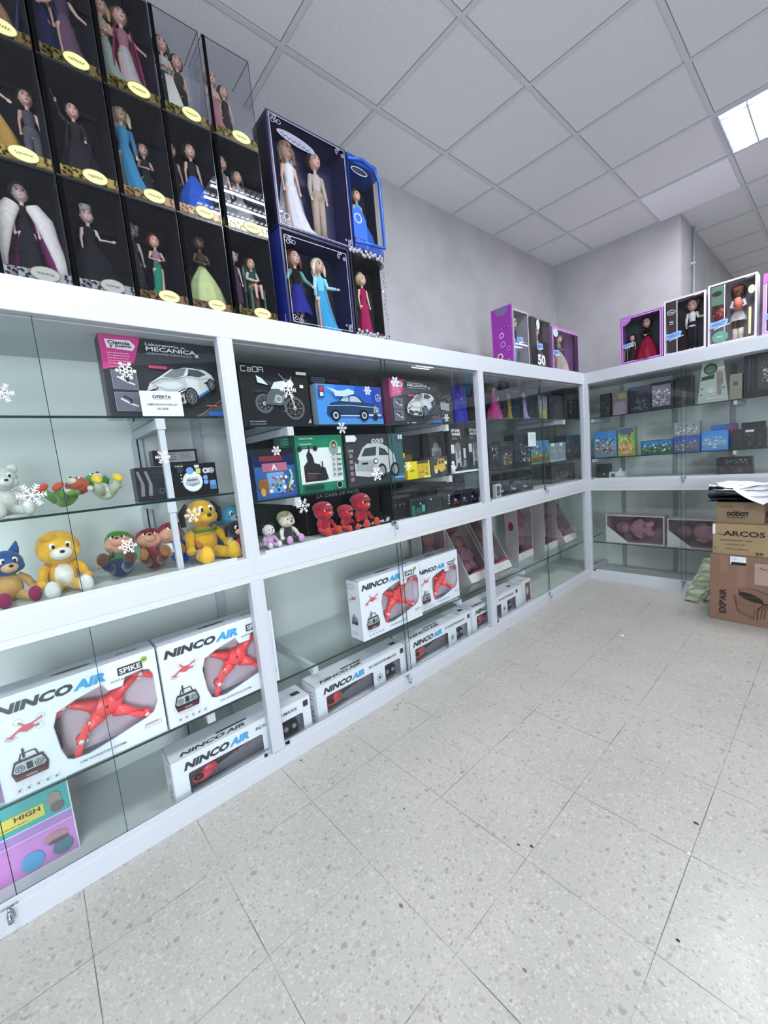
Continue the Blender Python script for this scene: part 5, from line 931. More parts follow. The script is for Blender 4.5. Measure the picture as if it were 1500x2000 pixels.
b = PB('toy_box', 'L', -.30, 2.74, T1, .60, .10, .30, '#1d1d20', 'long dark box at the back behind the gown dolls', 'toy box'); b.a.rect(mat('#4f4038'), .3, 0, .4, .2); b.a.rect(mat('#c9ccce'), .22, .21, .235, .222); scene_art(b.a, .02, .2, .58, .29, 53, ['#3a3436', '#2c2a2e', '#4a4648'], 20); b.end()
b = PB('toy_box', 'L', -.13, 2.72, T2, .14, .08, .20, '#16171a', 'black box with white blots, left end of the third bay middle shelf', 'toy box'); scene_art(b.a, .0, .08, .14, .19, 54, ['#c9ccce', '#8a8d90', '#55585a'], 12); b.end()
b = PB('toy_box', 'L', -.115, 2.865, T2, .18, .08, .215, '#2b2823', 'brown gold toy box, third bay middle shelf', 'toy box'); scene_art(b.a, .02, .01, .15, .16, 55, ['#b39a6a', '#8a7448', '#cdbd90', '#6a5a3c'], 28); scene_art(b.a, .02, .16, .17, .21, 56, ['#6a6d70', '#3c3f42'], 8); b.end()
b = PB('toy_box', 'L', -.11, 3.05, T2, .27, .09, .262, '#1b1f29', 'tall navy black toy box with coloured specks, third bay middle shelf', 'toy box'); scene_art(b.a, .09, .02, .26, .25, 57, ['#8a94a8', '#5a4a7a', '#6a7a4a', '#a9a5b4', '#b5a56a', '#2a3a55'], 34); scene_art(b.a, .0, .17, .12, .24, 58, ['#6a707a', '#3a4048'], 7); b.end()
m = M(); m.box(mat('#dfe3e6', .7), (-.098, 3.255, T2+.155), (-.0965, 3.385, T2+.275)); m.box(mat('#8a8d92', .7), (-.0964, 3.29, T2+.245), (-.0962, 3.34, T2+.250)); m.box(mat('#8a8d92', .7), (-.0964, 3.30, T2+.225), (-.0962, 3.345, T2+.229)); tag(m.build('paper_notice'), 'small white paper notice stuck up on the navy black toy box', 'paper')
b = PB('playset_box', 'L', -.12, 3.335, T2, .33, .08, .20, '#5c8f6a', 'blue and green playset box just right of the white paper notice', 'toy box', 'small playset boxes in the third bay'); scene_art(b.a, .01, .01, .32, .19, 59, ['#a5563a', '#7a3a2c', '#d0d4d8', '#4a7a3a', '#3b6fa8', '#8a5a3a'], 30, sky=['#6a4a38', '#5c8f4a', '#4a8ac4', '#3f7cc0']); b.end()
for k, lab in ((0, 'pale grey and blue playset box, left of the pair in the third bay'), (1, 'pale grey and blue playset box, right of the pair in the third bay')):
    b = PB('playset_box', 'L', -.12, 3.675+.165*k, T2, .16, .08, .17, '#6f8a9c', lab, 'toy box', 'small playset boxes in the third bay'); scene_art(b.a, .01, .02, .15, .14, 60+k, ['#c9ccce', '#7a6a6c', '#b9a58a', '#4a5058', '#9aa3aa'], 22); b.a.rect(mat('#d9dcde'), .03, .14, .09, .165); b.a.rect(mat('#a9b0ac'), 0, 0, .16, .012); b.end()
b = PB('toy_box', 'L', -.14, 4.05, T2, .35, .12, .235, '#2a2728', 'dark brown toy box at the corner end of the third bay middle shelf', 'toy box'); scene_art(b.a, .02, .02, .33, .22, 62, ['#4a4240', '#5c504c', '#3a3434', '#8a8078'], 30); b.end()
b = PB('model_car_box', 'L', -.075, 2.70, S1, .07, .03, .11, '#a9adb0', 'upright silver framed picture box by the second post', 'toy box'); b.a.rect(mat('#2c3034'), .014, .022, .056, .092); b.a.oval(mat('#6a6e72'), .035, .05, .015, .02); b.end()
for k in range(3):
    y = 2.80+.185*k; t = open_box('model_car_box', 'L', -.12, y, S1, .175, .10, .125, '#3a3d42', '#1e2023', ('silver model car in a window box, left of three on the third bay floor', 'silver model car in a window box, middle of three on the third bay floor', 'silver model in a window box, right of three on the third bay floor')[k], 'boxed model car', 'silver model cars on the third bay floor', fw=.01)
    m = M(); cm = mat('#b5b9bb', .25, .3); m.ell(cm, (.085, .045, .035), (.058, .03, .018)); m.ell(cm, (.09, .045, .055), (.032, .024, .018)); m.ell(mat('#2a2d31', .2), (.088, .035, .056), (.024, .020, .012)); [m.tube(DARK, [(.085+q*.035, .018, .027), (.085+q*.035, .072, .027)], .014, 10) for q in (-1, 1)]; m.build('model_car', t)
    m = M(); m.front(-.001); scene_art(m, .01, .07, .165, .12, 70+k, ['#c9cccf', '#8a8e92', '#5a5e62'], 12); m.build('printed_front', t)
b = PB('toy_box', 'L', -.30, 3.10, S1, .55, .08, .16, '#2a2729', 'long low plum black box at the back of the third bay floor', 'toy box'); b.a.rect(mat('#5a4a55'), .30, .06, .50, .12); b.end()
b = PB('toy_box', 'L', -.17, 3.80, S1, .50, .10, .175, '#2c2829', 'dark box with tan blots on the third bay floor near the corner', 'toy box'); scene_art(b.a, .05, .02, .48, .12, 75, ['#7a6f68', '#a09488', '#4a4444'], 20); b.end()
# ------------------------------------------------------------ leaning baby doll boxes in the lower bays
FILMP = clear('rosy_film', (.88, .84, .86), 1.4, .05)
def baby_box(loc, rz, rx, w, h, d, label, upright=True, group='baby doll boxes in the lower cabinets', dark='#8a6f76', band=True, oval=False, ry=0):
    t = thing('baby_doll_box', loc, rz, label, 'boxed baby doll', group, rx=rx, ry=ry)
    b = M(); fm = mat('#b9aeb2', .4); im = mat(dark, .6)
    b.box(fm, (0, 0, 0), (w, d, .004)); b.box(fm, (0, 0, h-.004), (w, d, h)); b.box(fm, (0, 0, .004), (.002, d, h-.004)); b.box(fm, (w-.002, 0, .004), (w, d, h-.004)); b.box(im, (.002, d-.003, .004), (w-.002, d, h-.004)); b.front(); b.border(fm, 0, 0, w, h, .012)
    b.left(d); b.rect(mat('#a9a0a4', .4), 0, 0, d, h)
    if oval: b.oval(mat('#8a2f4a'), d*.5, h*.62, d*.22, h*.08)
    b.front(-.001)
    if band:
        if upright: b.pol(mat('#d3d5d6', .4), [(0, 0), (w, 0), (w, h*.13), (0, h*.13)]); b.pol(mat('#a8485c', .4), [(w*.15, h*.13), (w, h*.13), (w, h*.17), (w*.15, h*.15)]); b.ring(mat('#b9aeb2', .4), w*.3, h*.06, h*.03, .003)
        else: b.pol(mat('#c9c7c9', .4), [(0, 0), (w*.42, 0), (w*.12, h*.45), (0, h*.62)])
    b.build('carton', t)
    f = M(); f.box(FILMP, (.012, .0015, .012), (w-.012, .0025, h-.012)); f.build('window', t)
    m = M(); sk = mat('#a97f78', .5); cl = mat('#bf96a2', .8, noise=25); bl = mat('#9b8c90', .8, noise=25)
    if upright: C0 = lambda u, v: (w*u, d*.55, h*v)
    else: C0 = lambda u, v: (w*(1-v), d*.55, h*u)
    s = w if upright else h
    m.ell(cl, C0(.5, .42), (s*.30, d*.25, h*.2) if upright else (w*.2, d*.25, s*.28)); m.tube(cl, [C0(.4, .36), C0(.3, .2)], [s*.13, s*.09], 10); m.tube(cl, [C0(.6, .36), C0(.7, .2)], [s*.13, s*.09], 10)
    m.tube(cl, [C0(.3, .54), C0(.2, .42), C0(.32, .36)], [s*.09, s*.08, s*.06], 10); m.tube(cl, [C0(.7, .54), C0(.8, .42), C0(.68, .36)], [s*.09, s*.08, s*.06], 10)
    m.ell(sk, C0(.5, .72), (s*.2, d*.3, s*.22)); m.ell(bl, C0(.5, .76), (s*.22, d*.27, s*.20)) ; m.ell(sk, (C0(.5, .70)[0], d*.38, C0(.5, .70)[2]), (s*.16, d*.2, s*.17))
    q = (C0(.5, .70)[0], d*.17, C0(.5, .70)[2]); m.ell(mat('#7a5350', .5), (q[0]-s*.05, q[1]+.004, q[2]+s*.02), (s*.02, .004, s*.012), seg=8, rings=6); m.ell(mat('#7a5350', .5), (q[0]+s*.05, q[1]+.004, q[2]+s*.02), (s*.02, .004, s*.012), seg=8, rings=6); m.ell(mat('#9c4a52', .5), (q[0], q[1]+.004, q[2]-s*.06), (s*.03, .004, s*.012), seg=8, rings=6)
    m.build('baby_doll', t)
    return t
ZL = .3845
lean = -.52
for k, (y, w, f_, lab, kw) in enumerate(((2.43, .27, -.155, 'leaning baby doll box just left of the second post, round picture at its top', dict(oval=False)), (2.74, .26, -.155, 'leaning baby doll box just right of the second post', {}), (4.00, .28, -.15, 'leaning baby doll box nearest the corner', {}))):
    baby_box((f_-(.0), y, ZL+.006), LZ, lean, w, .50, .10, lab, **kw)
for k, (y, w, lab, kw) in enumerate(((3.18, .26, 'upright baby doll box with a crimson oval on its side', dict(oval=True)), (3.60, .26, 'upright baby doll box between the oval marked one and the leaning one', {}))):
    baby_box((-.20 if k == 0 else -.17, y, ZL), LZ, 0, w, .50, .12, lab, **kw)
baby_box((-.36, 2.12, ZL), LZ, 0, .28, .50, .10, 'upright baby doll box at the back, behind the second bay drone boxes')
# ------------------------------------------------------------ back cabinet
YF = D+.13
baby_box((.133, D+.09, .3755), 0, 0, .495, .275, .13, 'lying baby doll box with a pink dressed doll, left one in the back cabinet', upright=False, dark='#927884')
baby_box((.648, D+.09, .3755), 0, 0, .45, .26, .13, 'lying baby doll box with a purple corner, right one in the back cabinet', upright=False, dark='#80708a')
m = M(); m.box(mat('#cfd4d2', .4), (.24, D+.36, .0405), (.52, D+.385, .048)); tag(m.build('plastic_strip'), 'pale plastic strip lying on the floor of the back cabinet', 'strip')
def bb(name, x, z, w, h, d, col, lab, grp=None, seed=0, cols=None, sky=None, n=24, y=YF, side=None):
    b = PB(name, 'B', y, x, z, w, d, h, col, lab, 'toy box', grp, sidecol=side)
    if cols: scene_art(b.a, .008, .008, w-.008, h-.008, seed, cols, n, sky)
    return b
G1 = 'toy boxes on the back cabinet top shelf'; G2 = 'playset boxes on the back cabinet middle shelf'
A1, A2 = 1.6035, 1.2155
bb('toy_box', .09, A1, .09, .22, .1, '#232528', 'narrow black toy box next to the corner post, back cabinet top shelf', G1, 81, ['#5a5e60', '#3a3c3e'], n=12).end()
b = bb('toy_box', .20, A1, .13, .22, .1, '#6f626c', 'mauve box with an olive patch, back cabinet top shelf', G1, 82, ['#8f7f8c', '#a398a0', '#6a5f68'], n=14); b.a.rect(mat('#8a8a4a'), .05, .15, .12, .20); b.a.pol(mat('#8f7f8c'), [(.0, .0), (.12, .0), (.11, .12), (.03, .12)]); b.end()
b = bb('toy_box', .34, A1, .175, .235, .1, '#1e212c', 'navy black box left of the sparkling grey box', G1, 83, ['#4a4e5c', '#2e3240', '#62656f'], n=26); b.a.rect(mat('#1b2c4a'), 0, .20, .175, .235); b.end()
b = bb('toy_box', .52, A1, .17, .24, .1, '#1d1e25', 'box with a sparkling grey picture, back cabinet top shelf', G1); b.a.rect(mat('#6f6a78'), .01, .03, .15, .215); scene_art(b.a, .01, .03, .15, .215, 84, ['#b4b0bc', '#d6d4dc', '#8a8696', '#4a4656'], 50); b.end()
bb('toy_box', .70, A1, .12, .25, .1, '#202226', 'black box right of the sparkling grey one', G1, 85, ['#3a3e44', '#54585e'], n=12).end()
b = PB('toy_pack', 'B', YF-.01, 1.0-.14, A1, .20, .03, .33, '#3a4440', 'tapering carded toy pack with round stickers, back cabinet top shelf', 'toy box', G1)
b.b = M(); b.b.add([(0, 0, 0), (.20, 0, 0), (.20, .03, 0), (0, .03, 0), (.03, 0, .33), (.165, 0, .33), (.165, .03, .33), (.03, .03, .33)], [(0, 3, 2, 1), (4, 5, 6, 7), (0, 1, 5, 4), (1, 2, 6, 5), (2, 3, 7, 6), (3, 0, 4, 7)], mat('#a9b4ae', .4))
a = b.a; a.oval(mat('#33453a'), .085, .27, .045, .045); a.oval(mat('#5b7a5c'), .085, .268, .032, .028); a.pol(mat('#2c3836'), [(.02, .185), (.11, .19), (.11, .225), (.03, .215)]); a.oval(mat('#c9cec9'), .085, .10, .034); a.ring(mat('#4a5250'), .085, .10, .026, .003)
for u, v in ((.03, .12), (.025, .07), (.17, .11)): a.oval(mat('#b9c0bc'), u, v, .020); a.oval(mat('#7a827e'), u, v, .012)
a.rect(mat('#8a7f76'), .13, .06, .155, .15); a.oval(mat('#8f8278'), .145, .215, .022, .028); a.rect(mat('#7d746c'), .128, .14, .165, .19); a.rect(mat('#c9cec9'), .13, .255, .175, .275); a.rect(mat('#dfe3e0'), .06, .03, .17, .036); b.end()
b = bb('toy_box', 1.065, A1, .075, .20, .1, '#8f877c', 'beige carton with a small logo, between the carded pack and the black photo box', G1); b.a.rect(mat('#5a544c'), .02, .11, .05, .14); b.end()
b = bb('toy_box', 1.15, A1, .36, .335, .12, '#141519', 'large black box with a swirling silver picture, right edge of the photo', G1, side='#101114'); b.a.rect(mat('#3c3e42'), .08, .05, .34, .31); scene_art(b.a, .085, .05, .34, .31, 86, ['#8a8d92', '#b4b7bb', '#5a5d62', '#2c2e32'], 50); b.a.line(mat('#6a6d72'), [(.03, .05), (.03, .30)], .003); b.a.line(mat('#4a4d52'), [(.05, .05), (.05, .30)], .003); b.end()
SKY = ['#7a8088', '#8a94a0', '#5f9bd0', '#3f83c6']
bb('playset_box', .025, A2, .205, .25, .08, '#4a8ac4', 'blue playset box with a crowd of figures, nearest the corner post', G2, 91, ['#3a3e46', '#c9ccd0', '#7a5a5c', '#9a8f86', '#5a6068'], SKY, 40).end()
b = bb('playset_box', .24, A2, .145, .27, .08, '#6fa85c', 'upright playset box with purple top, green middle and orange foot', G2, 92, ['#c9a86a', '#e0d0a0', '#8a5a3a', '#c2bcd0'], ['#b5813a', '#c9a05a', '#79b04a', '#6a5f8a'], 30); b.end()
b = bb('playset_box', .435, A2, .25, .125, .08, '#2a5a7a', 'low playset box with white figures on green, back cabinet middle shelf', G2, 93, ['#d9dcd9', '#2c4a34', '#5a8a4a', '#9aa39a'], ['#3a5a40', '#3f6a4a', '#2f6a9c', '#2a78b4'], 26); b.end()
b = bb('playset_box', .69, A2, .185, .14, .08, '#3a5a9a', 'low playset box with a long blue banner, under the grey patterned box', G2, 94, ['#8a7a80', '#b9b4bc', '#5a5560', '#9a8a8c'], ['#5a5a68', '#6a6472', '#4a62a0', '#3a5aa0'], 26); b.end()
b = bb('playset_box', .69, A2+.1405, .185, .115, .08, '#8a9092', 'grey box with a checkered picture, stacked on the blue banner box', G2, 95, ['#d4d6d6', '#4a5254', '#a9a5a0', '#c9cccc'], None, 40); b.end()
b = bb('playset_box', .885, A2, .175, .16, .08, '#3f83c6', 'light blue playset box with a white rounded scene', G2, 96, ['#d9dcd2', '#7aa07a', '#c9a5b0', '#5a8ac0'], ['#5a8ac0', '#7aa0c4', '#4a90d0', '#4a86cc'], 26); b.end()
b = bb('playset_box', .93, A2, .17, .205, .06, '#2f55a4', 'blue box with a magenta patch standing behind the white rounded scene box', G2, y=YF+.10); b.a.rect(mat('#9a4a7a'), .10, .12, .17, .19); b.a.rect(mat('#3f6fc0'), 0, .15, .10, .205); b.end()
b = bb('playset_box', 1.085, A2, .20, .155, .10, '#2c2b2e', 'dark box with a taped white label, right part of the middle shelf', G2, 97, ['#3e3c40', '#5a5658', '#242326'], None, 24); b.a.rect(mat('#d6d8da'), .08, .125, .13, .142); b.end()
b = bb('playset_box', 1.14, A2+.1555, .14, .045, .10, '#1b1c1f', 'flat black box lying on the dark taped label box', G2, 98, ['#4a4c50', '#6a6c70'], None, 8); b.end()
b = bb('playset_box', 1.295, A2, .16, .13, .08, '#5c6a68', 'grey green box at the right edge of the middle shelf', G2, 99, ['#8a9694', '#3c4846'], None, 12); b.end()
bb('toy_box', .99, S1, .22, .075, .10, '#3a3a3c', 'grey box under a black one on the upper floor of the back cabinet', 'boxes on the back cabinet upper floor', 101, ['#5a5a5c', '#6f6e70'], None, 16).end()
bb('toy_box', .985, S1+.0755, .22, .065, .10, '#232225', 'black patterned box stacked on the grey one, back cabinet upper floor', 'boxes on the back cabinet upper floor', 102, ['#6a666a', '#44424a', '#8a8688'], None, 20).end()
b = bb('toy_box', .04, S1, .11, .14, .10, '#2c2f31', 'dark box with a pale spot, tucked beside the corner post', 'boxes on the back cabinet upper floor'); b.a.oval(mat('#8a8f90'), .07, .04, .010); b.end()
m = M(); pm = mat('#b4b9b8', .5); m.box(pm, (.16, D+.12, S1), (.30, D+.20, S1+.06)); m.add([(.20, D+.119, S1+.02), (.29, D+.119, S1+.02), (.27, D+.119, S1+.10), (.24, D+.119, S1+.06)], [(0, 1, 2, 3)], mat('#c9cdcb')); m.box(mat('#4a4e4e'), (.18, D+.1185, S1+.012), (.215, D+.1195, S1+.04)); tag(m.build('white_pack'), 'small pale pack with a folded peak, on the upper floor beside the corner post', 'toy box')
# ------------------------------------------------------------ boxed dolls on top, back run
def girl_box(x, w, h, frame, inner, edge, label, dl, y=None, panel=None, name=None, nu=.02, nv=.10, ns=.10, side='B', fw=.022, d=.13, logo=True):
    fr = D+.015 if side == 'B' else y
    t = open_box('doll_box', side, fr, x, TOP, w, d, h, frame, inner, label, 'boxed doll', 'large boxed dolls on top of the cabinets', fw=fw, edge=edge)
    for kw in dl:
        kw = dict(kw); px = kw.pop('x'); doll(t, (px*w, kw.pop('y', .07), .014), kw.pop('h'), child=True, **kw)
    a = M(); a.front(-.0025)
    if panel: panel(a, w, h)
    if logo:
        a.pol(mat('#8fb6e4', .4), [(nu, nv), (nu+ns*.9, nv+ns*.06), (nu+ns, nv+ns*.45), (nu+ns*.75, nv+ns*.52), (nu+ns*.3, nv+ns*.42), (nu, nv+ns*.46)]); a.line(mat('#e6e9f2'), [(nu+ns*.2, nv-ns*.08), (nu+ns*.5, nv+ns*.0), (nu+ns*1.1, nv+ns*.12)], .005)
        a.text(mat('#4a78b8', .4), 'NANCY', nu+.08*ns, nv+.10*ns, ns*.78, ns*.26, .1, .04, .07)
    a.build('printed_front', t); return t
def p1(a, w, h):
    a.pol(mat('#b06ac0'), [(.0, h), (.09, h), (.085, h-.04), (.05, h-.07), (.0, h-.075)]); a.line(mat('#d9b0e0'), [(.02, h-.03), (.05, h-.025)], .004); a.rect(mat('#6a5f50'), .03, .03, .04, .12); a.rect(mat('#b0a890'), .055, .03, .058, .13)
girl_box(.318, .325, .405, '#a457b0', '#2b3a38', '#d9c0e4', 'purple framed box with a black haired doll in a red and black dress', [SP(x=.58, h=.345, gown='ball', c='#7d1a30', c2='#1b1418', st='bun', hc='#14100f', pose='hold', sleeve='#1b1418', extra=lambda m: m.lathe(mat('#a59a88', .7), [(.245, .005), (.23, .13)], 30, rip=(9, .08), sy=.8)), SP(x=.23, h=.235, gown='ball', c='#2a2428', c2='#a59a96', st='curly', hc='#1b1412', pose='down')], panel=p1, nu=.025, nv=.14, ns=.075)
def p2(a, w, h):
    a.rect(mat('#2b1e22'), .022, .02, .085, h-.02); a.rect(mat('#dfdfe4'), .088, .01, .094, h-.02); a.oval(mat('#d9d9dc'), .052, h-.10, .030, .020); a.oval(mat('#1d1517'), .052, h-.10, .026, .016); a.text(mat('#d9d9dc'), 'Colec', .033, h-.106, .038, .012); a.rect(mat('#c9c9cc'), .04, h-.18, .066, h-.172); a.rect(mat('#c9c9cc'), .038, h-.195, .068, h-.190); a.text(mat('#c9c9cc'), 'FAMOSA', w-.075, h-.022, .045, .007)
girl_box(.652, .280, .435, '#c9c2d2', '#241519', '#e4e0ea', 'silver edged box with a curly haired doll in a white blouse and tartan trousers', [SP(x=.64, h=.385, gown='trousers', c='#23222c', c2='#d2d2d0', st='curly', hc='#3a2018', pose='out', sleeve='#cfcfcd', extra=lambda m: [m.lathe(mat('#d2d2d0', .7), [(.085, .47), (.07, .53), (.055, .6)], 20, sy=.8)])], panel=p2, nu=.015, nv=.12, ns=.11, fw=.012)
def p3(a, w, h):
    a.rect(mat('#486a5c'), .020, h-.16, .095, h-.02); a.rect(mat('#dfdfe4'), .098, .01, .103, h-.02); a.oval(mat('#141414'), .055, h-.075, .032, .018); a.oval(mat('#5f9a84'), .075, .055, .050, .042); a.text(mat('#dfe9e4'), 'NANCY', .055, .05, .04, .012); a.text(mat('#c9c9cc'), 'FAMOSA', w-.065, h-.022, .045, .007)
    a.rect(mat('#e0d6a0'), w-.045, .03, w-.03, .22); a.oval(mat('#c9c3a6'), w-.03, h-.11, .020, .03)
t = girl_box(.945, .285, .452, '#d8cfe0', '#8a8088', '#eae6f0', 'silver edged box with a dark skinned doll in an orange hat beside a red handbag', [SP(x=.60, h=.385, gown='mini', c='#cfcdca', c2='#cfcdca', st='short', hc='#1b1413', skin=SKIN2, pose='hold', sleeve='#cfcdca', extra=lambda m: [m.lathe(mat('#c97a3a', .8, noise=40), [(.11, .0), (.085, .02), (.08, .07), (0, .10)], 20, c=(0, .0, .93)), m.tube(mat('#c9715a', .7), [(.0, -.09, .78), (.02, -.10, .55)], [.05, .07], 8)] + [m.tube(mat('#d0cdb8', .8, noise=30), [(q*.042, 0, .22), (q*.042, 0, .02)], .045, 8) for q in (-1, 1)])], panel=p3, nu=.015, nv=.125, ns=.11, fw=.010)
m = M(); rd = mat('#8f2f2c', .4); m.ell(rd, (.062, .06, .235), (.042, .03, .05)); m.tube(rd, [(.035, .06, .27), (.045, .06, .31), (.075, .06, .31), (.088, .06, .27)], .006, 6); [m.ell(mat('#c98a80'), (.03+.02*k, .032, .225+.02*(k % 2)), (.006, .004, .006), seg=8, rings=6) for k in range(4)]; m.build('handbag', t)
girl_box(1.262, .32, .42, '#c98ad6', '#3fa0b4', '#dcd2ea', 'cyan backed box with a pink corner, cut by the right edge of the photo', [SP(x=.6, h=.36, gown='ball', c='#8f86a8', c2='#8f86a8', st='long', hc='#4a3428', pose='hold')], nu=.015, nv=.10, ns=.09, panel=lambda a, w, h: (a.rect(mat('#4fb0c4'), .03, .03, .12, h-.05), a.pol(mat('#c060c8'), [(0, h), (.14, h), (.12, h-.04), (.04, h-.045), (0, h-.07)])))
# far end of the left run
t = girl_box(3.02, .235, .42, '#9c9aa2', '#77757c', '#c9c9ce', 'clear fronted doll box whose purple side faces the camera, far end of the left cabinets', [SP(x=.5, h=.36, gown='trousers', c='#7f9cc4', c2='#24242a', st='short', hc='#c4bca8', pose='down', sleeve='#24242a', extra=lambda m: m.lathe(mat('#c9c6ba', .8), [(.12, .93), (.075, .96), (.07, 1.0), (0, 1.02)], 18, c=(0, 0, 0)))], y=-.05, side='L', d=.19, nu=.05, nv=.17, ns=.09, fw=.012)
m = M(); m.box(mat('#8f2f9c', .4), (-.004, 0, 0), (-.0005, .19, .455)); m.left(.19); m.frame((-.0045, .19, 0), (0, -1, 0), (0, 0, 1), (-1, 0, 0)); m.border(mat('#b06ac0'), 0, 0, .19, .455, .008); m.pol(mat('#6f6a86'), [(.03, .44), (.16, .44), (.14, .40), (.10, .385), (.05, .40)])
for u, v, r, c in ((.09, .24, .022, '#d9b0e0'), (.10, .17, .024, '#b98ac8'), (.15, .13, .020, '#b06ac0'), (.07, .08, .028, '#d9c9b0'), (.14, .035, .020, '#b98ac8')): m.ring(mat(c), u, v, r*.8, r*.35)
for k in range(6): m.pol(mat('#2a1a44' if k % 2 else '#c9a0d0'), [(.09+.015*k, .28+.01*(k % 3)), (.10+.015*k, .29), (.095+.015*k, .30)])
m.build('side_panel', t)
t = girl_box(3.285, .335, .40, '#5a5058', '#7a6a70', None, 'black and grey box with a big white 50 and a brown haired doll', [SP(x=.6, h=.34, gown='ball', c='#5c545c', c2='#6a5f66', st='curly', hc='#5a3f36', pose='hold')], y=-.045, side='L', d=.14, nu=.085, nv=.15, ns=.10, fw=.010, panel=lambda a, w, h: (a.rect(mat('#141316'), 0, 0, .075, h), a.oval(mat('#d0d0d0'), .115, h-.05, .028, .042), a.rect(mat('#c9c9cc'), .09, h-.20, .096, h-.11)))
m = M(); m.front(-.006); m.text(mat('#d6d6d8'), '50', .085, .02, .13, .09, 0, .05); m.build('lettering', t)
girl_box(3.650, .53, .375, '#a85cb2', '#2f4744', '#d9b0e0', 'purple edged box with a doll in a long cream ruffled gown, nearest the corner', [SP(x=.50, h=.335, gown='ball', c='#a89c92', c2='#8a7f78', st='bun', hc='#5c4238', pose='hold', sleeve='#4a4440', extra=lambda m: [m.lathe(mat('#8c8078', .8), [(.20+.02*k, .30-.1*k), (.215+.02*k, .27-.1*k)], 30, rip=(10, .06), sy=.8) for k in range(3)])], y=-.045, side='L', d=.14, nu=.02, nv=.13, ns=.10, fw=.020, panel=lambda a, w, h: (a.oval(mat('#a9c4c4'), .06, h-.05, .05, .035), a.rect(mat('#2a1026'), w-.10, .02, w-.02, h-.02)))
# ------------------------------------------------------------ cartons, bags, parcel
KR2 = mat('#9a8664', .8, noise=5); PK = mat('#221a18', .7)
def kraft(loc, rz, w, d, h, m0, label):
    t = thing('cardboard_box', loc, rz, label, 'cardboard box', 'brown cartons stacked in front of the back cabinet')
    b = M(); b.box(m0, (0, 0, 0), (w, d, h)); b.build('carton', t, bevel=.003)
    a = M(); a.front(); x = M(); x.front(-.001); return t, a, x
CX, CY, CR = 1.062, 3.665, -.03
t, a, x = kraft((CX, CY, 0), CR, .50, .36, .492, mat('#866656', .8, noise=4), 'bottom and biggest brown carton, printed with a bucket shaped appliance')
tp = mat('#8a6c5e', .25); a.rect(tp, .06, .36, .10, .492); a.rect(tp, .15, .26, .20, .46); a.rect(mat('#a78f84', .25), .245, .30, .32, .45)
a.rect(mat('#dfe3e8'), .115, .430, .20, .485); a.rect(DARK, .12, .425, .20, .445); a.rect(mat('#9ab0d0'), .125, .465, .15, .470); lines(x, mat('#2a2c30'), .125, .455, .07, 2, .012, .004, 3)
x.text(PK, "EXP'AIR", .095, .055, .185, .040, 0, .035, PI/2)
a.oval(PK, .265, .215, .105, .042, 28, -.32); a.oval(mat('#7b5e50', .8), .262, .219, .099, .036, 28, -.32); a.oval(PK, .235, .200, .062, .022, 24, -.32); a.pol(mat('#7b5e50', .8), [(.145, .20), (.16, .11), (.245, .06), (.262, .13), (.285, .15)])
a.line(PK, [(.140, .205), (.160, .10), (.170, .085), (.245, .050), (.250, .12)], .003); a.line(PK, [(.15, .165), (.20, .14), (.26, .145)], .0018); a.oval(PK, .228, .205, .066, .024, 26, -.32); a.oval(mat('#7b5e50', .8), .228, .205, .070, .001, 8)
for k in range(3): a.line(PK, [(.265+.018*k, .05+.008*k), (.27+.018*k, .13), (.30+.018*k, .165)], .0035+.0015*(k == 0))
a.line(mat('#5a4038'), [(.27, .41), (.28, .425), (.29, .41), (.30, .42), (.31, .405)], .003); a.build('printed_panel', t); x.build('lettering', t)
t, a, x = kraft((CX+.012, CY+.012, .4925), CR, .46, .33, .222, KR2, 'middle brown carton of the stack, lettered ARCOS')
x.text(PK, 'ARCOS', .060, .135, .222, .038, 0, .025); a.line(PK, [(.020, .150), (.060, .140), (.085, .150), (.11, .148)], .004); a.line(PK, [(.065, .137), (.085, .172)], .004)
x.text(mat('#5a4430'), 'MADE IN ALBACETE - SPAIN', .045, .100, .17, .010); x.text(mat('#5a4430'), 'INDUSTRIA 1734', .08, .072, .10, .008); x.text(mat('#5a4430'), 'Fabrica Espana', .08, .038, .12, .010); x.text(PK, '50', .235, .012, .04, .018, 0, .02); x.text(PK, '7', .012, .03, .008, .02)
a.rect(mat('#dfe0dc', .5), .0, .145, .016, .215); a.rect(mat('#dfe0dc', .5), .298, .135, .36, .205); a.build('printed_panel', t); x.build('lettering', t)
t, a, x = kraft((CX+.030, CY+.030, .7155), CR+.02, .255, .29, .152, mat('#86725a', .8, noise=5), 'top brown carton of the stack, lettered DODOT')
x.text(PK, 'DODOT', .058, .052, .118, .032, 0, .09); x.text(PK, 'Pañales', .090, .086, .04, .008); lines(x, PK, .065, .040, .10, 1, .006, .005, 3); a.rect(mat('#7a5f46'), .02, .105, .09, .130); a.rect(mat('#7a5f46'), .155, .105, .215, .130); a.right(.255); a.rect(PK, .06, .03, .2, .07)
a.build('printed_panel', t); x.build('lettering', t)
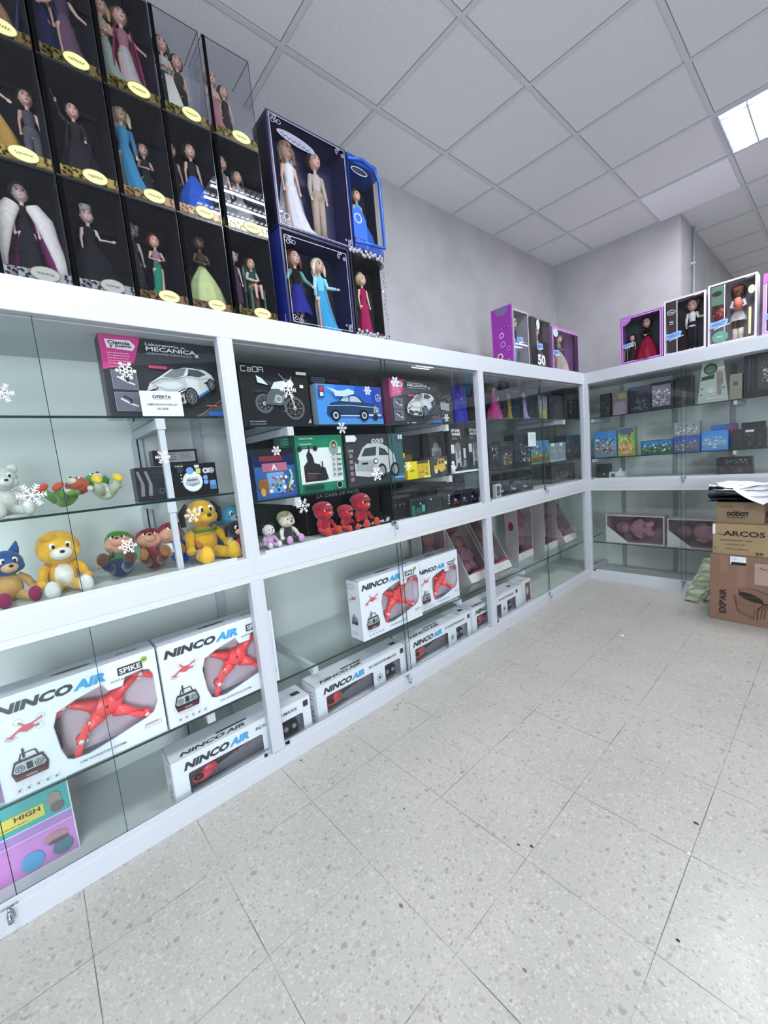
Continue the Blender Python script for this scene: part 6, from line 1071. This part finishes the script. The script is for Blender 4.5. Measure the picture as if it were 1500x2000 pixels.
def sheet(name, label, cols, cx, cy, z0, w, d, seed, amp, layers, cat='plastic bag', drop=None, pattern=None):
    t = thing(name, (cx, cy, z0), 0, label, cat, 'flattened shop bags on the top carton')
    m = M(); rnd = random.Random(seed); nx, ny = 22, 14
    ph = [rnd.uniform(0, 6) for _ in range(6)]
    for L in range(layers):
        V = []
        for i in range(nx+1):
            for j in range(ny+1):
                u, v = i/nx-.5, j/ny-.5
                x = u*w*(1-.08*math.sin(7*v+ph[L % 6])); y = v*d*(1-.1*math.sin(5*u+ph[(L+1) % 6]))
                z = amp*(math.sin(9*u+ph[(L+2) % 6]+4*v)+.6*math.sin(17*v+ph[(L+3) % 6]+6*u)+.35*math.sin(31*u+11*v+ph[L % 6]))*.5+amp*1.2+L*.012
                if drop and j < 5: z -= drop*(1-j/5)*max(0, 1-abs(u-drop_u)*4)
                V.append((x, y, z))
        F = [(i*(ny+1)+j, (i+1)*(ny+1)+j, (i+1)*(ny+1)+j+1, i*(ny+1)+j+1) for i in range(nx) for j in range(ny)]
        b0 = len(V); V2 = [(x, y, z-.0015) for x, y, z in V]; m.add(V, F, mat(cols[L % len(cols)], .35), True); m.add(V2, [f[::-1] for f in F], mat(cols[L % len(cols)], .35), True)
        if pattern and L == layers-1:
            for _ in range(14):
                k = rnd.randrange(len(V)-2*ny); p = Vector(V[k]); m.ell(mat(pattern, .5), p+Vector((0, 0, .0008)), (.010, .010, .0015), seg=8, rings=4)
    m.build('folded_sheet', t); return t
drop_u = .25
sheet('plastic_bag', 'dark navy plastic bags folded flat on the top carton', ['#101226', '#c9ccd6', '#12142e', '#22243a'], 1.26, 3.80, .870, .44, .30, 5, .008, 4)
sheet('plastic_bag', 'white patterned plastic bag spread on top of the navy ones', ['#eceef2', '#14162c', '#f2f3f6', '#e6e8ee'], 1.29, 3.81, .925, .46, .30, 7, .017, 4, pattern='#a9b3ae')
t = thing('plastic_bag', (1.16, 3.64, .985), 0, 'white plastic bag hanging in a point over the front of the top carton', 'plastic bag', 'flattened shop bags on the top carton')
m = M(); V = []; F = []; n = 14
for i in range(n+1):
    u = i/n; hang = .02+.11*(1-abs(u-.58)/.58)
    for j in range(5):
        v = j/4; V.append((.03+u*.27, .05*(1-v)-.012+.006*math.sin(9*u+3*v), -v*hang-.01*math.sin(6*u)))
for i in range(n):
    for j in range(4): F.append((i*5+j, i*5+j+1, (i+1)*5+j+1, (i+1)*5+j))
m.add(V, F, mat('#e6e8ee', .4), True); m.add([(x, y+.0015, z) for x, y, z in V], [f[::-1] for f in F], mat('#e6e8ee', .4), True); m.build('folded_sheet', t)
t = thing('wrapped_parcel', (.905, 3.93, .0), 0, 'pale green crumpled wrapped parcel leaning against the carton stack', 'parcel')
m = M(); rnd = random.Random(2); V = []; F = []; n = 14; K = 12
for i in range(K+1):
    f = i/K; c = Vector((.0+.115*f, .04+.06*f, .01+.335*f)); wv, dv = .062*(1-.12*f), .026
    for j in range(n):
        a_ = 2*PI*j/n; sgn = lambda q: math.copysign(abs(q)**.55, q)
        V.append(c+Vector((sgn(math.cos(a_))*wv+rnd.uniform(-.009, .009), sgn(math.sin(a_))*dv+rnd.uniform(-.010, .010)-.0, sgn(math.cos(a_))*-.02+rnd.uniform(-.004, .004))))
for i in range(K):
    for j in range(n): F.append((i*n+j, i*n+(j+1) % n, (i+1)*n+(j+1) % n, (i+1)*n+j))
F += [tuple(range(n-1, -1, -1)), tuple(range(K*n, (K+1)*n))]
for v in V: v.z = max(v.z, .001)
m.add(V, F, mat('#a9b59a', .45, noise=22), False); m.build('wrapping', t)
# ------------------------------------------------------------ snowflake stickers on the glass
def flake_mesh(kind):
    m = M(); m.frame((0, 0, 0), (1, 0, 0), (0, 0, 1), (0, -1, 0)); w = .075
    for k in range(6):
        a_ = k*PI/3; R = lambda x, y: (x*math.cos(a_)-y*math.sin(a_), x*math.sin(a_)+y*math.cos(a_))
        if kind == 0:
            m.line(SNOW, [R(0, 0), R(1, 0)], w)
            for q in (.38, .62, .82): [m.line(SNOW, [R(q, 0), R(q+.17, s_*.24*(1.25-q*.5))], w*.8) for s_ in (1, -1)]
        else:
            m.line(SNOW, [R(.1, 0), R(.75, 0)], w*1.2); c_ = R(.8, 0); m.ring(SNOW, c_[0], c_[1], .12, .10, 10); [m.line(SNOW, [R(.42, 0), R(.60, s_*.30)], w*1.1) for s_ in (1, -1)]; c_ = R(.25, 0)
    if kind: m.ring(SNOW, 0, 0, .2, .08, 12)
    o = m.build('f'); me = o.data; bpy.data.objects.remove(o); return me
FM = [flake_mesh(0), flake_mesh(1)]
for (y, z, r, k, lab) in (
 (.016, 1.365, .038, 0, 'large snowflake sticker between the white bear and the lying green plush toy'), (-.007, 1.683, .030, 0, 'snowflake sticker cut by the left edge of the photo'), (.335, 1.774, .034, 1, 'looped snowflake sticker over the pink corner of the big car kit box'),
 (.411, 1.462, .026, 0, 'snowflake sticker over the white divider post'), (.485, 1.228, .030, 0, 'snowflake sticker over the head of the yellow plush dog'), (.251, 1.150, .030, 1, 'snowflake sticker above the dark red plush toy'),
 (.977, 1.737, .040, 0, 'snowflake sticker over the motorbike picture'), (.881, 1.462, .024, 1, 'small looped snowflake sticker over the blue adventure toy box'), (1.260, 1.559, .030, 0, 'snowflake sticker over the shelf edge below the blue classic car box'),
 (.985, 1.195, .036, 0, 'snowflake sticker below the second bay middle shelf'), (1.454, 1.754, .026, 1, 'small snowflake sticker over the corner of the blue classic car box'), (1.665, 1.811, .034, 1, 'snowflake sticker over the pink corner of the small car kit box'),
 (1.468, 1.306, .042, 1, 'large looped snowflake sticker over the wheel of the hatchback picture'), (1.712, 1.33, .028, 0, 'snowflake sticker left of the small yellow box'), (2.098, 1.612, .026, 0, 'snowflake sticker over the dim grey toy box')):
    o = bpy.data.objects.new('snowflake_sticker', FM[k]); COL.objects.link(o); o.location = (-.0150 if y > 1.58 or (y > -.2 and y < .7) else -.0150, y, z); o.rotation_euler = (0, 0, LZ); o.scale = (r, r, r)
    tag(o, lab, 'sticker', 'white snowflake stickers on the cabinet glass')
# ------------------------------------------------------------ specks on the floor
rnd = random.Random(6)
for k, (x, y, s_, c, lab) in enumerate(((1.02, 1.13, .009, '#3a3636', 'dark crumb on the floor tile joint crossing'), (.985, 1.105, .007, '#3f3a38', 'smaller dark crumb beside the crumb at the joint crossing'), (1.40, 1.455, .010, '#c9d6cf', 'scrap of clear film on the floor tile joint'), (1.39, 1.60, .011, '#30302f', 'curled black thread on the floor at the right'), (.585, .935, .006, '#3a3636', 'dark crumb alone in the middle of the floor'), (1.44, 1.15, .007, '#2b2a2a', 'black crumb at the right edge of the floor'), (1.18, .80, .008, '#7a5f4a', 'brown crumb low on the right of the floor'), (.83, .68, .011, '#6a6866', 'grey splinter near the bottom of the photo'), (.03, .79, .008, '#4a4644', 'brown crumb against the cabinet base rail'), (.69, 3.0, .02, '#e2e4e4', 'white paper scrap far back on the floor'))):
    m = M(); V = [(x+s_*rnd.uniform(.5, 1)*math.cos(q), y+s_*.6*rnd.uniform(.5, 1)*math.sin(q), .0005) for q in [2*PI*i/7 for i in range(7)]]
    V2 = [(a_*.8+x*.2, b_*.8+y*.2, .0028) for a_, b_, _ in V]; m.add(V+V2, [tuple(range(6, -1, -1)), tuple(range(7, 14))]+[(i, (i+1) % 7, 7+(i+1) % 7, 7+i) for i in range(7)], mat(c, .7)); tag(m.build('floor_crumb'), lab, 'crumb', 'crumbs and scraps on the terrazzo floor')
